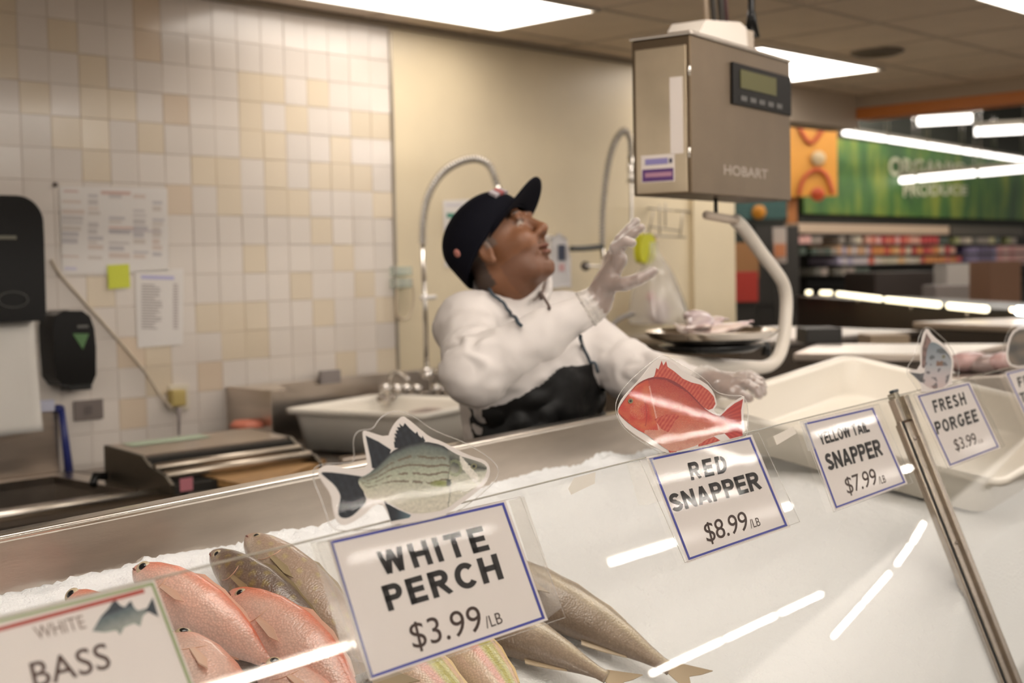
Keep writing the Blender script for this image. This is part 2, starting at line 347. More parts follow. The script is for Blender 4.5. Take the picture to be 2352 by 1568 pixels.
def arc(pts, n=8):
    """smooth curve through points"""
    pts = [np.asarray(p, float) for p in pts]; out = []
    for i in range(len(pts) - 1):
        p0 = pts[max(i - 1, 0)]; p1 = pts[i]; p2 = pts[i + 1]; p3 = pts[min(i + 2, len(pts) - 1)]
        for j in range(n):
            t = j / n; out.append(.5 * ((2 * p1) + (-p0 + p2) * t + (2 * p0 - 5 * p1 + 4 * p2 - p3) * t * t + (-p0 + 3 * p1 - 3 * p2 + p3) * t ** 3))
    return out + [pts[-1]]
# ================================================================== THE SETTING
M_cream = mat('cream_panel', (.70, .595, .41), .38, var=.05, vscale=2.5)
M_ceil = mat('ceiling_tile', (.72, .61, .50), .8, bump=.15, bscale=120, var=.04)
M_steel = mat('steel', (.60, .53, .46), .30, 1.0, bump=.03, bscale=60, var=.10, vscale=5, stretch=(1, 1, 6))
M_steel_dark = mat('steel_worn', (.36, .32, .28), .36, 1.0, var=.15, vscale=8)
M_steel_bright = mat('steel_bright', (.80, .74, .66), .22, 1.0)
M_white_plastic = mat('white_plastic', (.72, .67, .585), .35)
M_black = mat('black_plastic', (.006, .006, .006), .24, spec=.3)
M_dark = mat('dark_gap', (.02, .018, .015), .6)
M_chrome = mat('chrome', (.65, .62, .58), .15, 1.0)
M_panel = mat('lamp_panel', (1, 1, 1), .5, emit=LAMP, estr=L_PANEL)
M_tube = mat('lamp_tube', (1, 1, 1), .5, emit=(1, .935, .86), estr=L_TUBE)
M_wood = mat('cutting_board', (.52, .30, .12), .55, var=.22, vscale=14, stretch=(1, 5, 1))

struct('floor', MB().fbox((0, 0, 0), DW, NW, UU, -8, 34, -16, 22, -.1, 0), mat('floor_tile', (.30, .25, .19), .35, var=.08))
# back wall slab, tile facing as its part
wb = struct('wall_back', MB().wbox(-1.0, 6.07, 0, 2.58, -.12, 0), M_cream)
NC, NR, TS = 26, 17, .1125
rows = ['WWYWWWYWWW' + q for q in ['YWWWWOWWWWWWWWWW', 'YWYWWOWWWWWWWWWW', 'YWWYWWWWWYYWYWWW', 'WYWYYWOWWYWYWWYY', 'WWYYWYWWWYYWWYWW', 'WWWYWWWYYWYWYYYW', 'WWWWWWOWYWYYWWWY', 'WWWWWWWWWWWWYWWW', 'WWWWWWWWWYWWWYWW', 'WWWYWWWWWWWYWWYW', 'WWWWWWWYYYWWYWWY', 'WWWWOYWWYYWWWWWW', 'WWWWWYWOWWWWWYWY', 'WYWWOWWWWWWWWWWW', 'WWWWWWWWWWWWWWWW', 'WWWWWWWWWWWWWWWW', 'WWWWWWWWWWWWWWWW']]
tcol = {'W': (.70, .635, .57), 'Y': (.69, .59, .45), 'O': (.67, .55, .42)}
tb = MB(); rng = random.Random(3); s_end = 3.903; z_top = 2.294 + 2 * .1128
for r in range(NR):
    for c in range(NC):
        s1 = s_end - (NC - 1 - c) * TS; s0 = s1 - TS; z1 = z_top - r * .1128; z0 = z1 - .1128; z1 = min(z1, 2.575)
        if r == 0: z1 = 2.575
        ch = rows[r][c]; k = 1 + rng.uniform(-.035, .035); col = tuple(v * k for v in tcol[ch]); e, g = .0016, .0003
        t1, t2 = rng.uniform(-.0012, .0012), rng.uniform(-.0008, .0008)
        p = [W(s0 + g, z0 + g, .002), W(s1 - g, z0 + g, .002), W(s1 - g, z1 - g, .002), W(s0 + g, z1 - g, .002)]
        q = [W(s0 + e, z0 + e, .006 - t1 - t2), W(s1 - e, z0 + e, .006 + t1 - t2), W(s1 - e, z1 - e, .006 + t1 + t2), W(s0 + e, z1 - e, .006 - t1 + t2)]
        tb.add(p + q, [(4, 5, 6, 7), (0, 1, 5, 4), (1, 2, 6, 5), (2, 3, 7, 6), (3, 0, 4, 7)], col)
# grout sheet behind the tiles
g_ = [W(s_end - NC * TS, .55, .002), W(s_end, .55, .002), W(s_end, 2.575, .002), W(s_end - NC * TS, 2.575, .002)]
tb.add(g_, [(0, 1, 2, 3)], (.69, .625, .55))
M_tile = mat('glazed_tile', (.8, .8, .8), .16, vcol=True, spec=.5)
obj('tile_facing', tb, M_tile, wb)
struct('trim_1', MB().wbox(3.900, 3.914, .6, 2.535, 0, .014), mat('trim_steel', (.42, .37, .30), .45, 1.0))
# end wall (short pier) and header over the opening
struct('column_1', MB().wbox(6.07, 6.47, 0, 2.58, -.35, .03), M_cream, .004)
struct('wall_header', MB().wbox(6.47, 7.92, 2.36, 2.58, -.2, 0), mat('header_paint', (.50, .42, .33), .7))
struct('ceiling', MB().fbox((0, 0, 0), DW, NW, UU, -2, 7.9, .35, 4.47, 2.575, 2.66), M_ceil)
gb = MB()
for k in range(-10, 6): gb.fbox((0, 0, 0), DW, NW, UU, 4.37 + k * .61 - .012, 4.37 + k * .61 + .012, .35, 4.45, 2.570, 2.576)
for k in range(7): gb.fbox((0, 0, 0), DW, NW, UU, -2, 7.9, 4.255 - k * .605 - .012, 4.255 - k * .605 + .012, 2.5695, 2.5755)
struct('trim_ceiling', gb, mat('ceiling_bar', (.55, .47, .38), .6))
struct('trim_corner', MB().wbox(-1, 6.07, 2.55, 2.574, .004, .03), mat('corner_bar', (.30, .25, .19), .6))
struct('wall_soffit', MB().fbox((0, 0, 0), DW, NW, UU, 7.9, 8.05, .35, 4.45, 2.49, 3.7), mat('soffit_paint', (.42, .34, .26), .75))
struct('trim_orange', MB().fbox((0, 0, 0), DW, NW, UU, 7.89, 8.06, .35, 4.45, 2.42, 2.49), mat('orange_trim', (.50, .16, .03), .5))
struct('wall_front_soffit', MB().fbox((0, 0, 0), DW, NW, UU, -2, 7.9, .25, .35, 2.575, 3.7), mat('soffit_paint'))
struct('ceiling_store', MB().fbox((0, 0, 0), DW, NW, UU, -8, 34, -16, 22, 3.9, 4.0), mat('store_ceiling', (.03, .026, .018), .9))

def panel(s0, t0, s1, t1, label):
    o = DW * (s0 + s1) / 2 + NW * (t0 + t1) / 2 + UU * 2.55
    r = thing('ceiling_light', label, 'ceiling light', o, 'recessed ceiling lights')
    f = MB()
    for a in ((s0, s0 + .02, t0, t1), (s1 - .02, s1, t0, t1), (s0, s1, t0, t0 + .02), (s0, s1, t1 - .02, t1)): f.fbox((0, 0, 0), DW, NW, UU, *a, 2.562, 2.575)
    obj('frame', f, mat('lamp_frame', (.7, .66, .6), .5), r)
    obj('diffuser', MB().fbox((0, 0, 0), DW, NW, UU, s0 + .02, s1 - .02, t0 + .02, t1 - .02, 2.566, 2.574), M_panel, r)
panel(3.16, 3.65, 4.38, 4.25, 'large bright ceiling panel above the tiled wall, left of the hanging scale')
panel(5.70, 3.72, 6.92, 4.32, 'bright ceiling panel seen just right of the hanging scale')
panel(5.32, 1.90, 6.54, 2.49, 'bright ceiling panel cut by the upper right corner of the picture')
panel(0.75, 1.25, 1.97, 1.85, 'added unseen ceiling panel over the near left end of the fish case')  # this and the next two are unseen panels added to light the ice
panel(2.35, 1.25, 3.57, 1.85, 'added unseen ceiling panel over the middle of the fish case')
panel(3.95, 0.60, 5.17, 1.20, 'added unseen ceiling panel over the far right of the fish case')

def vent():
    a = DW * 6.33 + NW * 3.45 + UU * 2.56; r = thing('ceiling_vent', 'dark round air vent in the ceiling right of the scale', 'vent', a)
    obj('rim', MB().lathe(a, [(.13, .015), (.135, .006), (.11, -.004), (.105, .015)], n=28), mat('vent_grey', (.16, .13, .10), .6), r)
    for k in range(3): obj('louvre', MB().lathe(a, [(.03 + .03 * k, .012), (.045 + .03 * k, -.006), (.047 + .03 * k, .012)], n=24), mat('vent_grey'), r)
vent()

# hung tubes of the sales floor behind the customer (some mirror in the sneeze glass, others are added for light)
def tube_light(a, b, label, group, z=None, r=.02):
    a = np.asarray(a, float); b = np.asarray(b, float); t = thing('tube_light', label, 'tube light', (a + b) / 2, group); d = unit(b - a); n = unit(np.cross(d, UU))
    obj('tube', MB().tube([a, b], r, 10), M_tube, t)
    obj('housing', MB().fbox(a, d, n, UU, 0, np.linalg.norm(b - a), -.05, .05, r + .004, .08), mat('lamp_housing', (.5, .47, .42), .5), t)
    for q in (a, b): obj('end_cap', MB().tube([q - d * .015, q + d * .015], r * 1.25, 10), mat('lamp_housing'), t)
ZT = 2.9
def row1(x): return np.array([x, -3.55 - (x - 4.6) * .0755, ZT])
for k, (a, b) in enumerate(((-3.5, -1.1), (-.9, 1.5), (1.8, 4.1), (4.3, 5.65), (8.5, 10.2), (10.25, 12.1), (13.7, 15.9), (18.4, 19.7))):  # first three are added out of view to light the customer side
    tube_light(row1(a), row1(b), ('nearest', 'second', 'third', 'fourth', 'fifth', 'sixth', 'seventh', 'farthest')[k] + ' tube of the long row hung over the shopping aisle', 'tubes over the shopping aisle')
for k, (qa, qb, lb) in enumerate((((6.21, -1.55), (8.6, -2.30), 'slanting thin tube'), ((7.06, -2.15), (8.56, -2.24), 'middle thin tube'), ((7.75, -2.56), (8.9, -2.69), 'single thin tube'), ((4.30, -2.03), (5.45, -2.13), 'near thin tube'), ((9.4, -2.17), (10.7, -2.22), 'far thin tube'))):  # thin tubes added so their reflections glint on the laminate
    tube_light((*qa, ZT), (*qb, ZT), lb + ' added out of view to glint on the laminated signs', 'added thin tubes for sign glints', r=.0065)
for k, (xx, yy) in enumerate(((-3.2, -1.5), (-.7, -1.9), (1.5, -2.3), (-3.0, -3.9), (-.5, -4.3), (-5.6, -1.2))):  # extra tubes added out of view to brighten the sign fronts
    q = np.array([xx, yy, 3.1]); tube_light(q - DW * 1.1, q + DW * 1.1, ('left', 'middle', 'right', 'rear left', 'rear middle', 'far left')[k] + ' tube of the unseen cluster added to light the signs and case front', 'added tubes before the fish case', r=.028)
for k, (px, d) in enumerate(((1700, 10.5), (2050, 10.8), (2420, 11.2), (1800, 13.5), (2150, 13.8), (2550, 14.2), (1950, 16.2), (2350, 16.5))):  # tubes added where the soffit hides them, to brighten the far goods
    q = P(px, 500, d); q[2] = 3.62; tube_light(q - DW * 1.15, q + DW * 1.15, ('first', 'second', 'third', 'fourth', 'fifth', 'sixth', 'seventh', 'eighth')[k] + ' high tube added unseen behind the soffit to light the produce hall', 'added high tubes for the produce hall', r=.03)
for k, (a, b) in enumerate((((13.8, -7.86), (15.9, -8.06)), ((16.0, -8.07), (17.8, -8.24)), ((17.95, -8.26), (19.7, -8.41)))):
    tube_light((*a, ZT), (*b, ZT), ('near', 'middle', 'far')[k] + ' tube of the second row over the sales floor', 'tubes of the second aisle row')
for k, (a, b) in enumerate((((21.9, -7.2), (23.2, -8.15)), ((23.3, -8.25), (24.4, -9.2)), ((24.8, -9.6), (25.9, -10.95)), ((26.0, -11.05), (27.5, -12.9)))):
    tube_light((*a, ZT), (*b, ZT), ('first', 'second', 'third', 'fourth')[k] + ' tube of the slanting row far behind the customer', 'tubes of the slanting row')
# ================================================================== FISH CASE
XR = 3.02
def case():
    r = thing('display_case', 'long stainless steel fish display case filled with ice', 'display case', (1.5, 1.2, 0))
    obj('base', MB().box(-1.2, 4.6, .44, 1.70, 0, .60), M_steel_dark, r)
    obj('back_panel', MB().box(-1.2, 4.6, 1.618, 1.64, .60, 1.14), M_steel, r)
    obj('rim', MB().box(-1.2, 4.6, 1.608, 1.645, 1.1405, 1.152), M_steel_bright, r, .004)
    obj('ice_pan', MB().hexa([(-1.2, .50, .605), (4.6, .50, .605), (4.6, 1.617, 1.0), (-1.2, 1.617, 1.0), (-1.2, .50, .615), (4.6, .50, .615), (4.6, 1.617, 1.01), (-1.2, 1.617, 1.01)]), M_steel_dark, r)
    obj('front_sill', MB().box(-1.2, 4.6, .40, .66, .56, .60), M_steel_bright, r, .004)
    a, b = icep(1770, 1060), icep(2352, 1200); d = unit(b - a); b = b + d * .05; n = np.array([0, 0, .085]); w = unit(np.cross(d, UU)) * .012
    if w[0] < 0: w = -w
    a = a - UU * .06; b = b - UU * .06
    obj('well_divider', MB().hexa([a, b, b + w, a + w, a + n + UU * .06, b + n + UU * .06, b + w + n + UU * .06, a + w + n + UU * .06]), M_steel, r)
case()
def ice():
    x0, x1, y0, y1, h = .35, 4.4, .56, 1.634, .0075; nx, ny = int((x1 - x0) / h) + 1, int((y1 - y0) / h) + 1
    X, Y = np.meshgrid(x0 + h * np.arange(nx), y0 + h * np.arange(ny), indexing='ij'); Z = icez(Y)
    pts = np.stack([X.ravel(), Y.ravel(), np.zeros(X.size)], 1); f1 = vnoise(pts, 9).reshape(X.shape); f2 = vnoise(pts, 60, 5).reshape(X.shape); f3 = vnoise(pts, 130, 9).reshape(X.shape)
    back = np.clip((Y - 1.46) / .12, 0, 1); Z = Z + .012 * f1 * (.35 + back) + .005 * f2 * (.45 + .9 * back) + .0038 * f3 - .006
    Z = Z - .012 * np.clip((X - 2.0) / .8, 0, 1) * back
    xl = 2.80 + .03 * (1.4 - Y); q = np.clip((X - (xl - .75)) / .75, 0, 1); Z = Z + (3 * q * q - 2 * q ** 3) * np.clip(.095 + .13 * (1.4 - Y), .05, .25) * np.clip((1.60 - Y) / .45, 0, 1)
    yg = G0[1] + (X - G0[0]) * (G1[1] - G0[1]) / (G1[0] - G0[0]); Z = np.minimum(Z, 1.24 - (yg - Y) / math.tan(GT) - .022)
    V = np.stack([X.ravel(), Y.ravel(), Z.ravel()], 1); i = np.arange(nx * ny).reshape(nx, ny)
    Q = np.stack([i[:-1, :-1].ravel(), i[1:, :-1].ravel(), i[1:, 1:].ravel(), i[:-1, 1:].ravel()], 1)
    o = arr('crushed_ice', V, Q, mat('ice', (.90, .905, .90), .35, spec=.4, bump=.5, bscale=220), None)
    o['kind'] = 'stuff'; tag(o, 'bed of white crushed ice filling the fish case', 'ice')
ice()

# ------------------------------------------------------------------ sneeze glass
M_glass = film('sneeze_glass', 0.0, 0.0, (.985, .985, .975), ior=1.5)
M_gedge = mat('glass_edge', (.42, .40, .33), .2)
def GP(u, v, w=0.0): return G0 + GU * u + GV * v + GN * w
def u_of(p): return float((p - G0) @ GU)
up_ = u_of(onglass(2062, 930))
def pane(name_label, u0, u1, v0=0.0, v1=.70):
    r = thing('sneeze_guard', name_label, 'sneeze guard', GP((u0 + u1) / 2, v1))
    obj('pane', MB().fbox(G0, GU, GV, GN, u0, u1, v0 + .0008, v1, -.006, 0), M_glass, r)
    obj('polished_edge', MB().fbox(G0, GU, GV, GN, u0, u1, v0 - .0006, v0 + .0008, -.006, 0), M_gedge, r)
    return r
pane('long slanted glass panel of the fish case left of the steel post', -1.2, up_ - .004)
pane('slanted glass panel of the fish case right of the steel post', up_ + .03, 3.4)
def post():
    M_steel = mat('steel_post', (.31, .262, .21), .26, 1.0, bump=.03, bscale=60, var=.10, vscale=5, stretch=(1, 1, 6)); r = thing('glass_post', 'slanted stainless steel post between the two glass panels', 'post', GP(up_, .5))
    f = lambda name, a, b, c, d, e, g, m=M_steel, bv=.0015: obj(name, MB().fbox(G0, GU, GV, GN, a, b, c, d, e, g), m, r, bv)
    f('channel', up_ - .012, up_ + .030, .055, .70, -.016, .006)
    f('face_rail', up_ + .020, up_ + .043, .004, .70, -.010, .012)
    f('gasket', up_ - .0165, up_ - .0122, .05, .70, -.004, .0035, mat('gasket', (.015, .02, .02), .5), 0)
    f('side_lip', up_ - .024, up_ - .0167, .05, .70, -.008, .002)
    f('clamp', up_ - .022, up_ - .004, .006, .052, -.008, .007)
    f('clamp_block', up_ - .003, up_ + .0195, -.006, .052, -.012, .004, mat('clamp_dark', (.30, .27, .21), .3, 1.0))
    f('top_cap', up_ + .002, up_ + .030, -.012, -.0062, -.008, .002, mat('cap_black', (.02, .03, .04), .4))
    for v in (.09, .3): obj('screw', MB().lathe(GP(up_ + .004, v, .006), [(.0, .002), (.0035, .0018), (.004, 0)], GU, GV, GN, 12), M_steel_dark, r)
post()

# ------------------------------------------------------------------ laminated signs
M_paper = mat('sign_paper', (.76, .70, .66), .5, coat=.15)
M_blue = mat('sign_blue', (.045, .055, .32), .45)
M_ink = mat('sign_ink', (.012, .009, .008), .5)
M_inkb = mat('sign_ink_brown', (.045, .022, .015), .5)
M_film = film('laminate', .0, .0, (.995, .99, .985), bump=.006, bscale=260, white=.0, stretch=(1, 1, 2.2), ior=1.4, k=.6)
M_filmc = film('laminate_clear', .0, .0, (.99, .985, .98), bump=.006, bscale=260, white=.004, ior=1.3, k=.6)
M_sealed = film('sealed_edge', .05, .15, (.97, .96, .94), white=.30)
def px_map(w): return lambda x, y: onglass(x, y, w)
def quadpts(c, w): return [onglass(x, y, w) for x, y in c]
def inset(c, a, b=None):
    c = np.array(c, float); cen = c.mean(0); out = []
    for i in range(4):
        e1 = unit(c[(i + 1) % 4] - c[i]); e2 = unit(c[(i - 1) % 4] - c[i]); out.append(tuple(c[i] + e1 * a + e2 * (b or a)))
    return out
def ring(mb, outer, inner, w0, w1):
    for i in range(4):
        j = (i + 1) % 4; a = [outer[i], outer[j], inner[j], inner[i]]
        mb.hexa(quadpts(a, w0) + quadpts(a, w1))
def filmsheet(c, w, n=14, amp=.00005, seed=0.0):
    mb = MB(); a = [np.array(q, float) for q in c]; vs = []; v0_ = min(float((onglass(*q, w) - G0) @ GV) for q in c)
    for i in range(n + 1):
        for j in range(n + 1):
            s, t = i / n, j / n; p = (a[0] * (1 - s) + a[1] * s) * (1 - t) + (a[3] * (1 - s) + a[2] * s) * t
            q = noise.noise(Vector((s * 4 + seed, t * 4, seed))); pp = onglass(p[0], p[1], w); vs.append(pp + GN * (amp * q + .035 * ((pp - G0) @ GV - v0_)))
    mb.add(vs, [(i * (n + 1) + j, (i + 1) * (n + 1) + j, (i + 1) * (n + 1) + j + 1, i * (n + 1) + j + 1) for i in range(n) for j in range(n)]); mb.smooth = True
    return mb
def linetext(body, p0, p1, up, w, m, name, parent, bold=0.0, spacing=1.0):
    p0, p1, up = (np.array(q, float) for q in (p0, p1, up))
    return text(body, lambda tx, ty: onglass(*(p0 + (p1 - p0) * tx + up * ty), w), m, name, parent, bold, spacing=spacing)
def sign(label, c, pouch, lines, bw=5, seed=0.0, margin=9):
    r = thing('price_sign', label, 'price sign', onglass(*np.mean(c, 0), .003), 'laminated price signs on the glass')
    obj('paper', MB().hexa(quadpts(inset(c, -margin * .6), .0012) + quadpts(inset(c, -margin * .6), .0017)), M_paper, r)
    b = MB(); ring(b, c, inset(c, bw), .0018, .0020); obj('border', b, M_blue, r)
    for (nm, body, p0, p1, up, bold, m, sp) in lines:
        if nm == 'lettering': block(body, p0, p1, up, .0021, m, nm, r, sp)
        else: linetext(body, p0, p1, up, .0021, m, nm, r, bold, sp)
    obj('laminate', filmsheet(pouch, .0034, seed=seed), M_film, r)
    e = [onglass(x, y, .0034) for x, y in pouch]; v0_ = min(float((q - G0) @ GV) for q in e); e = [q + GN * .035 * ((q - G0) @ GV - v0_) for q in e]; obj('sealed_edge', MB().tube(e + [e[0]], .0005, 5, False), M_sealed, r)
    return r
sign('large white sign with blue border reading WHITE PERCH $3.99, under the dark-finned fish cutout', [(758, 1243), (1157, 1153), (1252, 1420), (853, 1557)],
     [(728, 1247), (1195, 1140), (1290, 1420), (830, 1575)],
     [('lettering', 'WHITE', (881, 1322), (1126, 1262), (-19, -55), .022, M_ink, .22), ('lettering', 'PERCH', (893, 1404), (1158, 1328), (-18, -58), .022, M_ink, .18),
      ('price', '$3.99', (950, 1490), (1112, 1446), (-14, -58), .0, M_inkb, 1.0), ('unit', '/LB', (1119, 1443), (1156, 1430), (-8, -26), 0, M_inkb, 1.0)], 6, 1.3)
sign('white sign with blue border reading RED SNAPPER $8.99, under the red fish cutout', [(1491, 1053), (1724, 1003), (1809, 1207), (1582, 1286)],
     [(1470, 1057), (1742, 993), (1830, 1200), (1566, 1294)],
     [('lettering', 'RED', (1588, 1103), (1673, 1084), (-9, -40), .02, M_ink, .22), ('lettering', 'SNAPPER', (1546, 1177), (1752, 1122), (-13, -41), .02, M_ink, .09),
      ('price', '$8.99', (1625, 1245), (1722, 1215), (-11, -43), 0, M_inkb, .95), ('unit', '/LB', (1726, 1213), (1748, 1206), (-6, -19), 0, M_inkb, 1.0)], 5, 4.1)
sign('white sign with blue border reading YELLOW TAIL SNAPPER $7.99, left of the steel post', [(1847, 972), (2005, 936), (2080, 1108), (1920, 1167)],
     [(1838, 968), (2018, 928), (2090, 1110), (1908, 1178)],
     [('lettering', 'YELLOW TAIL', (1886, 1022), (1999, 991), (-9, -27), .012, M_ink, .05), ('lettering', 'SNAPPER', (1903, 1081), (2030, 1045), (-11, -38), .02, M_ink, .07),
      ('price', '$7.99', (1947, 1134), (2017, 1111), (-9, -37), 0, M_inkb, .95), ('unit', '/LB', (2021, 1112), (2036, 1107), (-5, -17), 0, M_inkb, 1.0)], 4, 7.7, 6)
sign('white sign with blue border reading FRESH PORGEE $3.99, right of the steel post', [(2108, 909), (2225, 880), (2294, 1026), (2182, 1069)],
     [(2098, 906), (2236, 872), (2302, 1026), (2172, 1078)],
     [('lettering', 'FRESH', (2148, 948), (2221, 928), (-8, -28), .012, M_ink, .22), ('lettering', 'PORGEE', (2153, 998), (2249, 967), (-8, -29), .018, M_ink, .16),
      ('price', '$3.99', (2196, 1035), (2246, 1019), (-8, -26), 0, M_inkb, .95), ('unit', '/LB', (2248, 1019), (2259, 1015), (-3, -8), 0, mat('sign_ink_pale', (.30, .24, .20), .5), 1.0)], 3, 9.2, 5)
sign('white sign cut by the right picture edge, first line beginning FR', [(2312, 857), (2430, 828), (2500, 975), (2385, 1018)],
     [(2302, 854), (2440, 822), (2508, 975), (2376, 1026)],
     [('lettering', 'FRESH', (2341, 889), (2412, 870), (-6, -22), .012, M_ink, .22), ('lettering', 'TILAPIA', (2346, 925), (2440, 898), (-6, -22), .015, M_ink, .18)], 3, 12.2, 5)

def bass():
    r = thing('price_sign', 'near left sign with green border and red stripe reading WHITE BASS', 'price sign', onglass(200, 1500, .003), 'laminated price signs on the glass')
    c = [(-75, 1441), (352, 1336), (478, 1668), (30, 1800)]
    obj('paper', MB().hexa(quadpts(inset(c, -4), .0012) + quadpts(inset(c, -4), .0017)), M_paper, r)
    b = MB(); ring(b, c, inset(c, 7), .0018, .0020); obj('border', b, mat('sign_green', (.24, .30, .12), .5), r)
    obj('stripe', MB().hexa(quadpts([(-60, 1455), (330, 1351), (333, 1361), (-57, 1465)], .0018) + quadpts([(-60, 1455), (330, 1351), (333, 1361), (-57, 1465)], .0020)), mat('sign_red', (.40, .07, .05), .5), r)
    linetext('WHITE', (85, 1469), (199, 1441), (-10, -29), .0021, mat('sign_ink_soft', (.20, .13, .10), .5), 'lettering', r, .0)
    linetext('BASS', (80, 1580), (257, 1532), (-14, -58), .0021, mat('sign_ink_bass', (.07, .035, .025), .5), 'lettering', r, .006, 1.05)
    o = [(212, 1449), (232, 1415), (250, 1396), (257, 1384), (265, 1378), (276, 1390), (286, 1394), (300, 1379), (308, 1395), (316, 1402), (338, 1396), (350, 1372), (356, 1390), (364, 1416), (350, 1409), (340, 1404), (328, 1414), (322, 1438), (308, 1431), (285, 1440), (276, 1458), (268, 1447), (240, 1452)]
    def cf(x, y):
        mid = 1448 - (x - 212) * .40; t = (y - mid) / 18; n = noise.noise(Vector((x * .08, y * .12, 2)))
        if x > 335 or t < -1.25: return (.035, .045, .055)
        k = min(max((t + .9) / 1.8, 0), 1); return tuple(a * (1 - k) + b * k + .04 * n for a, b in zip((.10, .13, .14), (.28, .30, .27)))
    mb = painted(o, 3.2, px_map(.0018), cf, GN * .0003); obj('fish_picture', mb, mat('print', (.5, .5, .5), .45, vcol=True), r)
    obj('laminate', filmsheet([(-95, 1440), (372, 1322), (505, 1670), (20, 1810)], .0034, seed=20.0), M_film, r)
bass()

# ------------------------------------------------------------------ laminated fish cutouts standing on the glass edge
M_print = mat('print', (.5, .5, .5), .45, vcol=True)
def cutout(label, conv, film_o, paper_o, pieces, eye=None, step=4.0):
    cen = np.mean([conv(*p) for p in paper_o], 0); r = thing('fish_cutout', label, 'fish cutout', onglass(*cen, .005), 'laminated fish cutouts on the glass edge')
    C2 = lambda o: [tuple(conv(*p)) for p in o]
    def sol(o, w0, w1): return MB().prism([onglass(x, y, w0) for x, y in o], GN * (w1 - w0))
    obj('paper_backing', sol(C2(smoothpoly(paper_o)), .0045, .0050), M_paper, r)
    for k, (nm, o, cf) in enumerate(pieces):
        inv = conv.inv
        obj(nm, painted(C2(o), step / conv.s, px_map(.0051 + .0001 * k), lambda x, y, cf=cf: cf(*inv(x, y)), GN * .0001), M_print, r)
    if eye:
        (ex, ey, er, ci, cp) = eye; q = conv(ex, ey); a = [(q[0] + er / conv.s * math.cos(t * .314), q[1] + er / conv.s * math.sin(t * .314)) for t in range(20)]
        e = obj('eye', sol(a, .0062, .0063), mat('eye_' + label[:5], ci, .4), r)
        a = [(q[0] + .5 * er / conv.s * math.cos(t * .314), q[1] + .5 * er / conv.s * math.sin(t * .314)) for t in range(20)]; obj('pupil', sol(a, .0064, .0065), mat('pupil', cp, .3), e)
    mb = painted(C2(smoothpoly(film_o, 2)), 12 / conv.s * 1.6, lambda x, y: onglass(x, y, 0.0070 + .00002 * noise.noise(Vector((x * .03, y * .03, 1)))), lambda x, y: (1, 1, 1), GN * .0002); nt_ = len(mb.f); mb.f = [f for f in mb.f if max(f) < len(mb.v) - 2 * len(smoothpoly(film_o, 2))]; mb.smooth = True
    obj('laminate', mb, M_filmc, r)
    e = [onglass(x, y, .0070) for x, y in C2(smoothpoly(film_o, 2))]; obj('sealed_edge', MB().tube(e + [e[0]], .0006, 5, False), M_sealed, r)
    return r
def crop(x0, y0, s):
    f = lambda x, y: (x0 + x / s, y0 + y / s); f.inv = lambda X, Y: ((X - x0) * s, (Y - y0) * s); f.s = s; return f
def N3(x, y, s, z=0.0): return noise.noise(Vector((x * s, y * s, z)))
def mix(a, b, t): t = min(max(t, 0), 1); return tuple(p * (1 - t) + q * t for p, q in zip(a, b))
def dark_fin(x, y):
    k = .5 + .5 * math.sin((x * .9 - y * .35) * .09); return mix((.006, .009, .014), (.028, .034, .048), .3 * k + .35 * N3(x, y, .02))
def perch_col(x, y):
    top = np.interp(x, [640, 850, 1000, 1200, 1360, 1560, 1760, 2065], [850, 720, 570, 480, 450, 490, 610, 740]); bot = np.interp(x, [640, 740, 920, 1200, 1400, 1760, 2030, 2065], [930, 1090, 1090, 1240, 1240, 1080, 850, 760])
    t = (y - top) / max(bot - top, 1); n = N3(x, y, .03) + .6 * N3(x, y, .11)
    c = mix((.10, .12, .11), (.40, .42, .32), (t - .05) * 2.6); c = mix(c, (.60, .56, .46), (t - .45) * 2.2)
    if t < .06: c = mix((.012, .012, .015), c, t / .06)
    for q in (.20, .32, .44, .56):
        if x < 1640 and abs(t - q + .02 * math.sin(x * .012)) < .016 and N3(x, y, .012, q * 9) > -.25: c = mix(c, (.13, .085, .055), .8)
    if x > 1640:
        c = mix(c, (.62, .60, .50), .5)
        if t < .42 and x > 1640: c = mix(c, (.03, .035, .03), 1 - abs(t - .18) * 3)
        if 1760 < x < 1960 and abs((y - 760) - (x - 1850) * 1.1) < 60: c = (.72, .68, .60)
        if abs(math.hypot(x - 1700, (y - 740) * .9) - 70) < 16: c = mix(c, (.25, .28, .16), .6)
    if abs(x - 1638 - 10 * math.sin(y * .02)) < 7: c = mix(c, (.15, .15, .12), .7)
    e = ((x - 1550) / 125) ** 2 + ((y - 915) / 42) ** 2
    if e < 1: c = mix((.20, .23, .05), c, e * .6)
    if 1610 < x < 1660 and 870 < y < 940: c = (.06, .07, .06)
    return tuple(max(v * (1 + .22 * n), .004) for v in c)
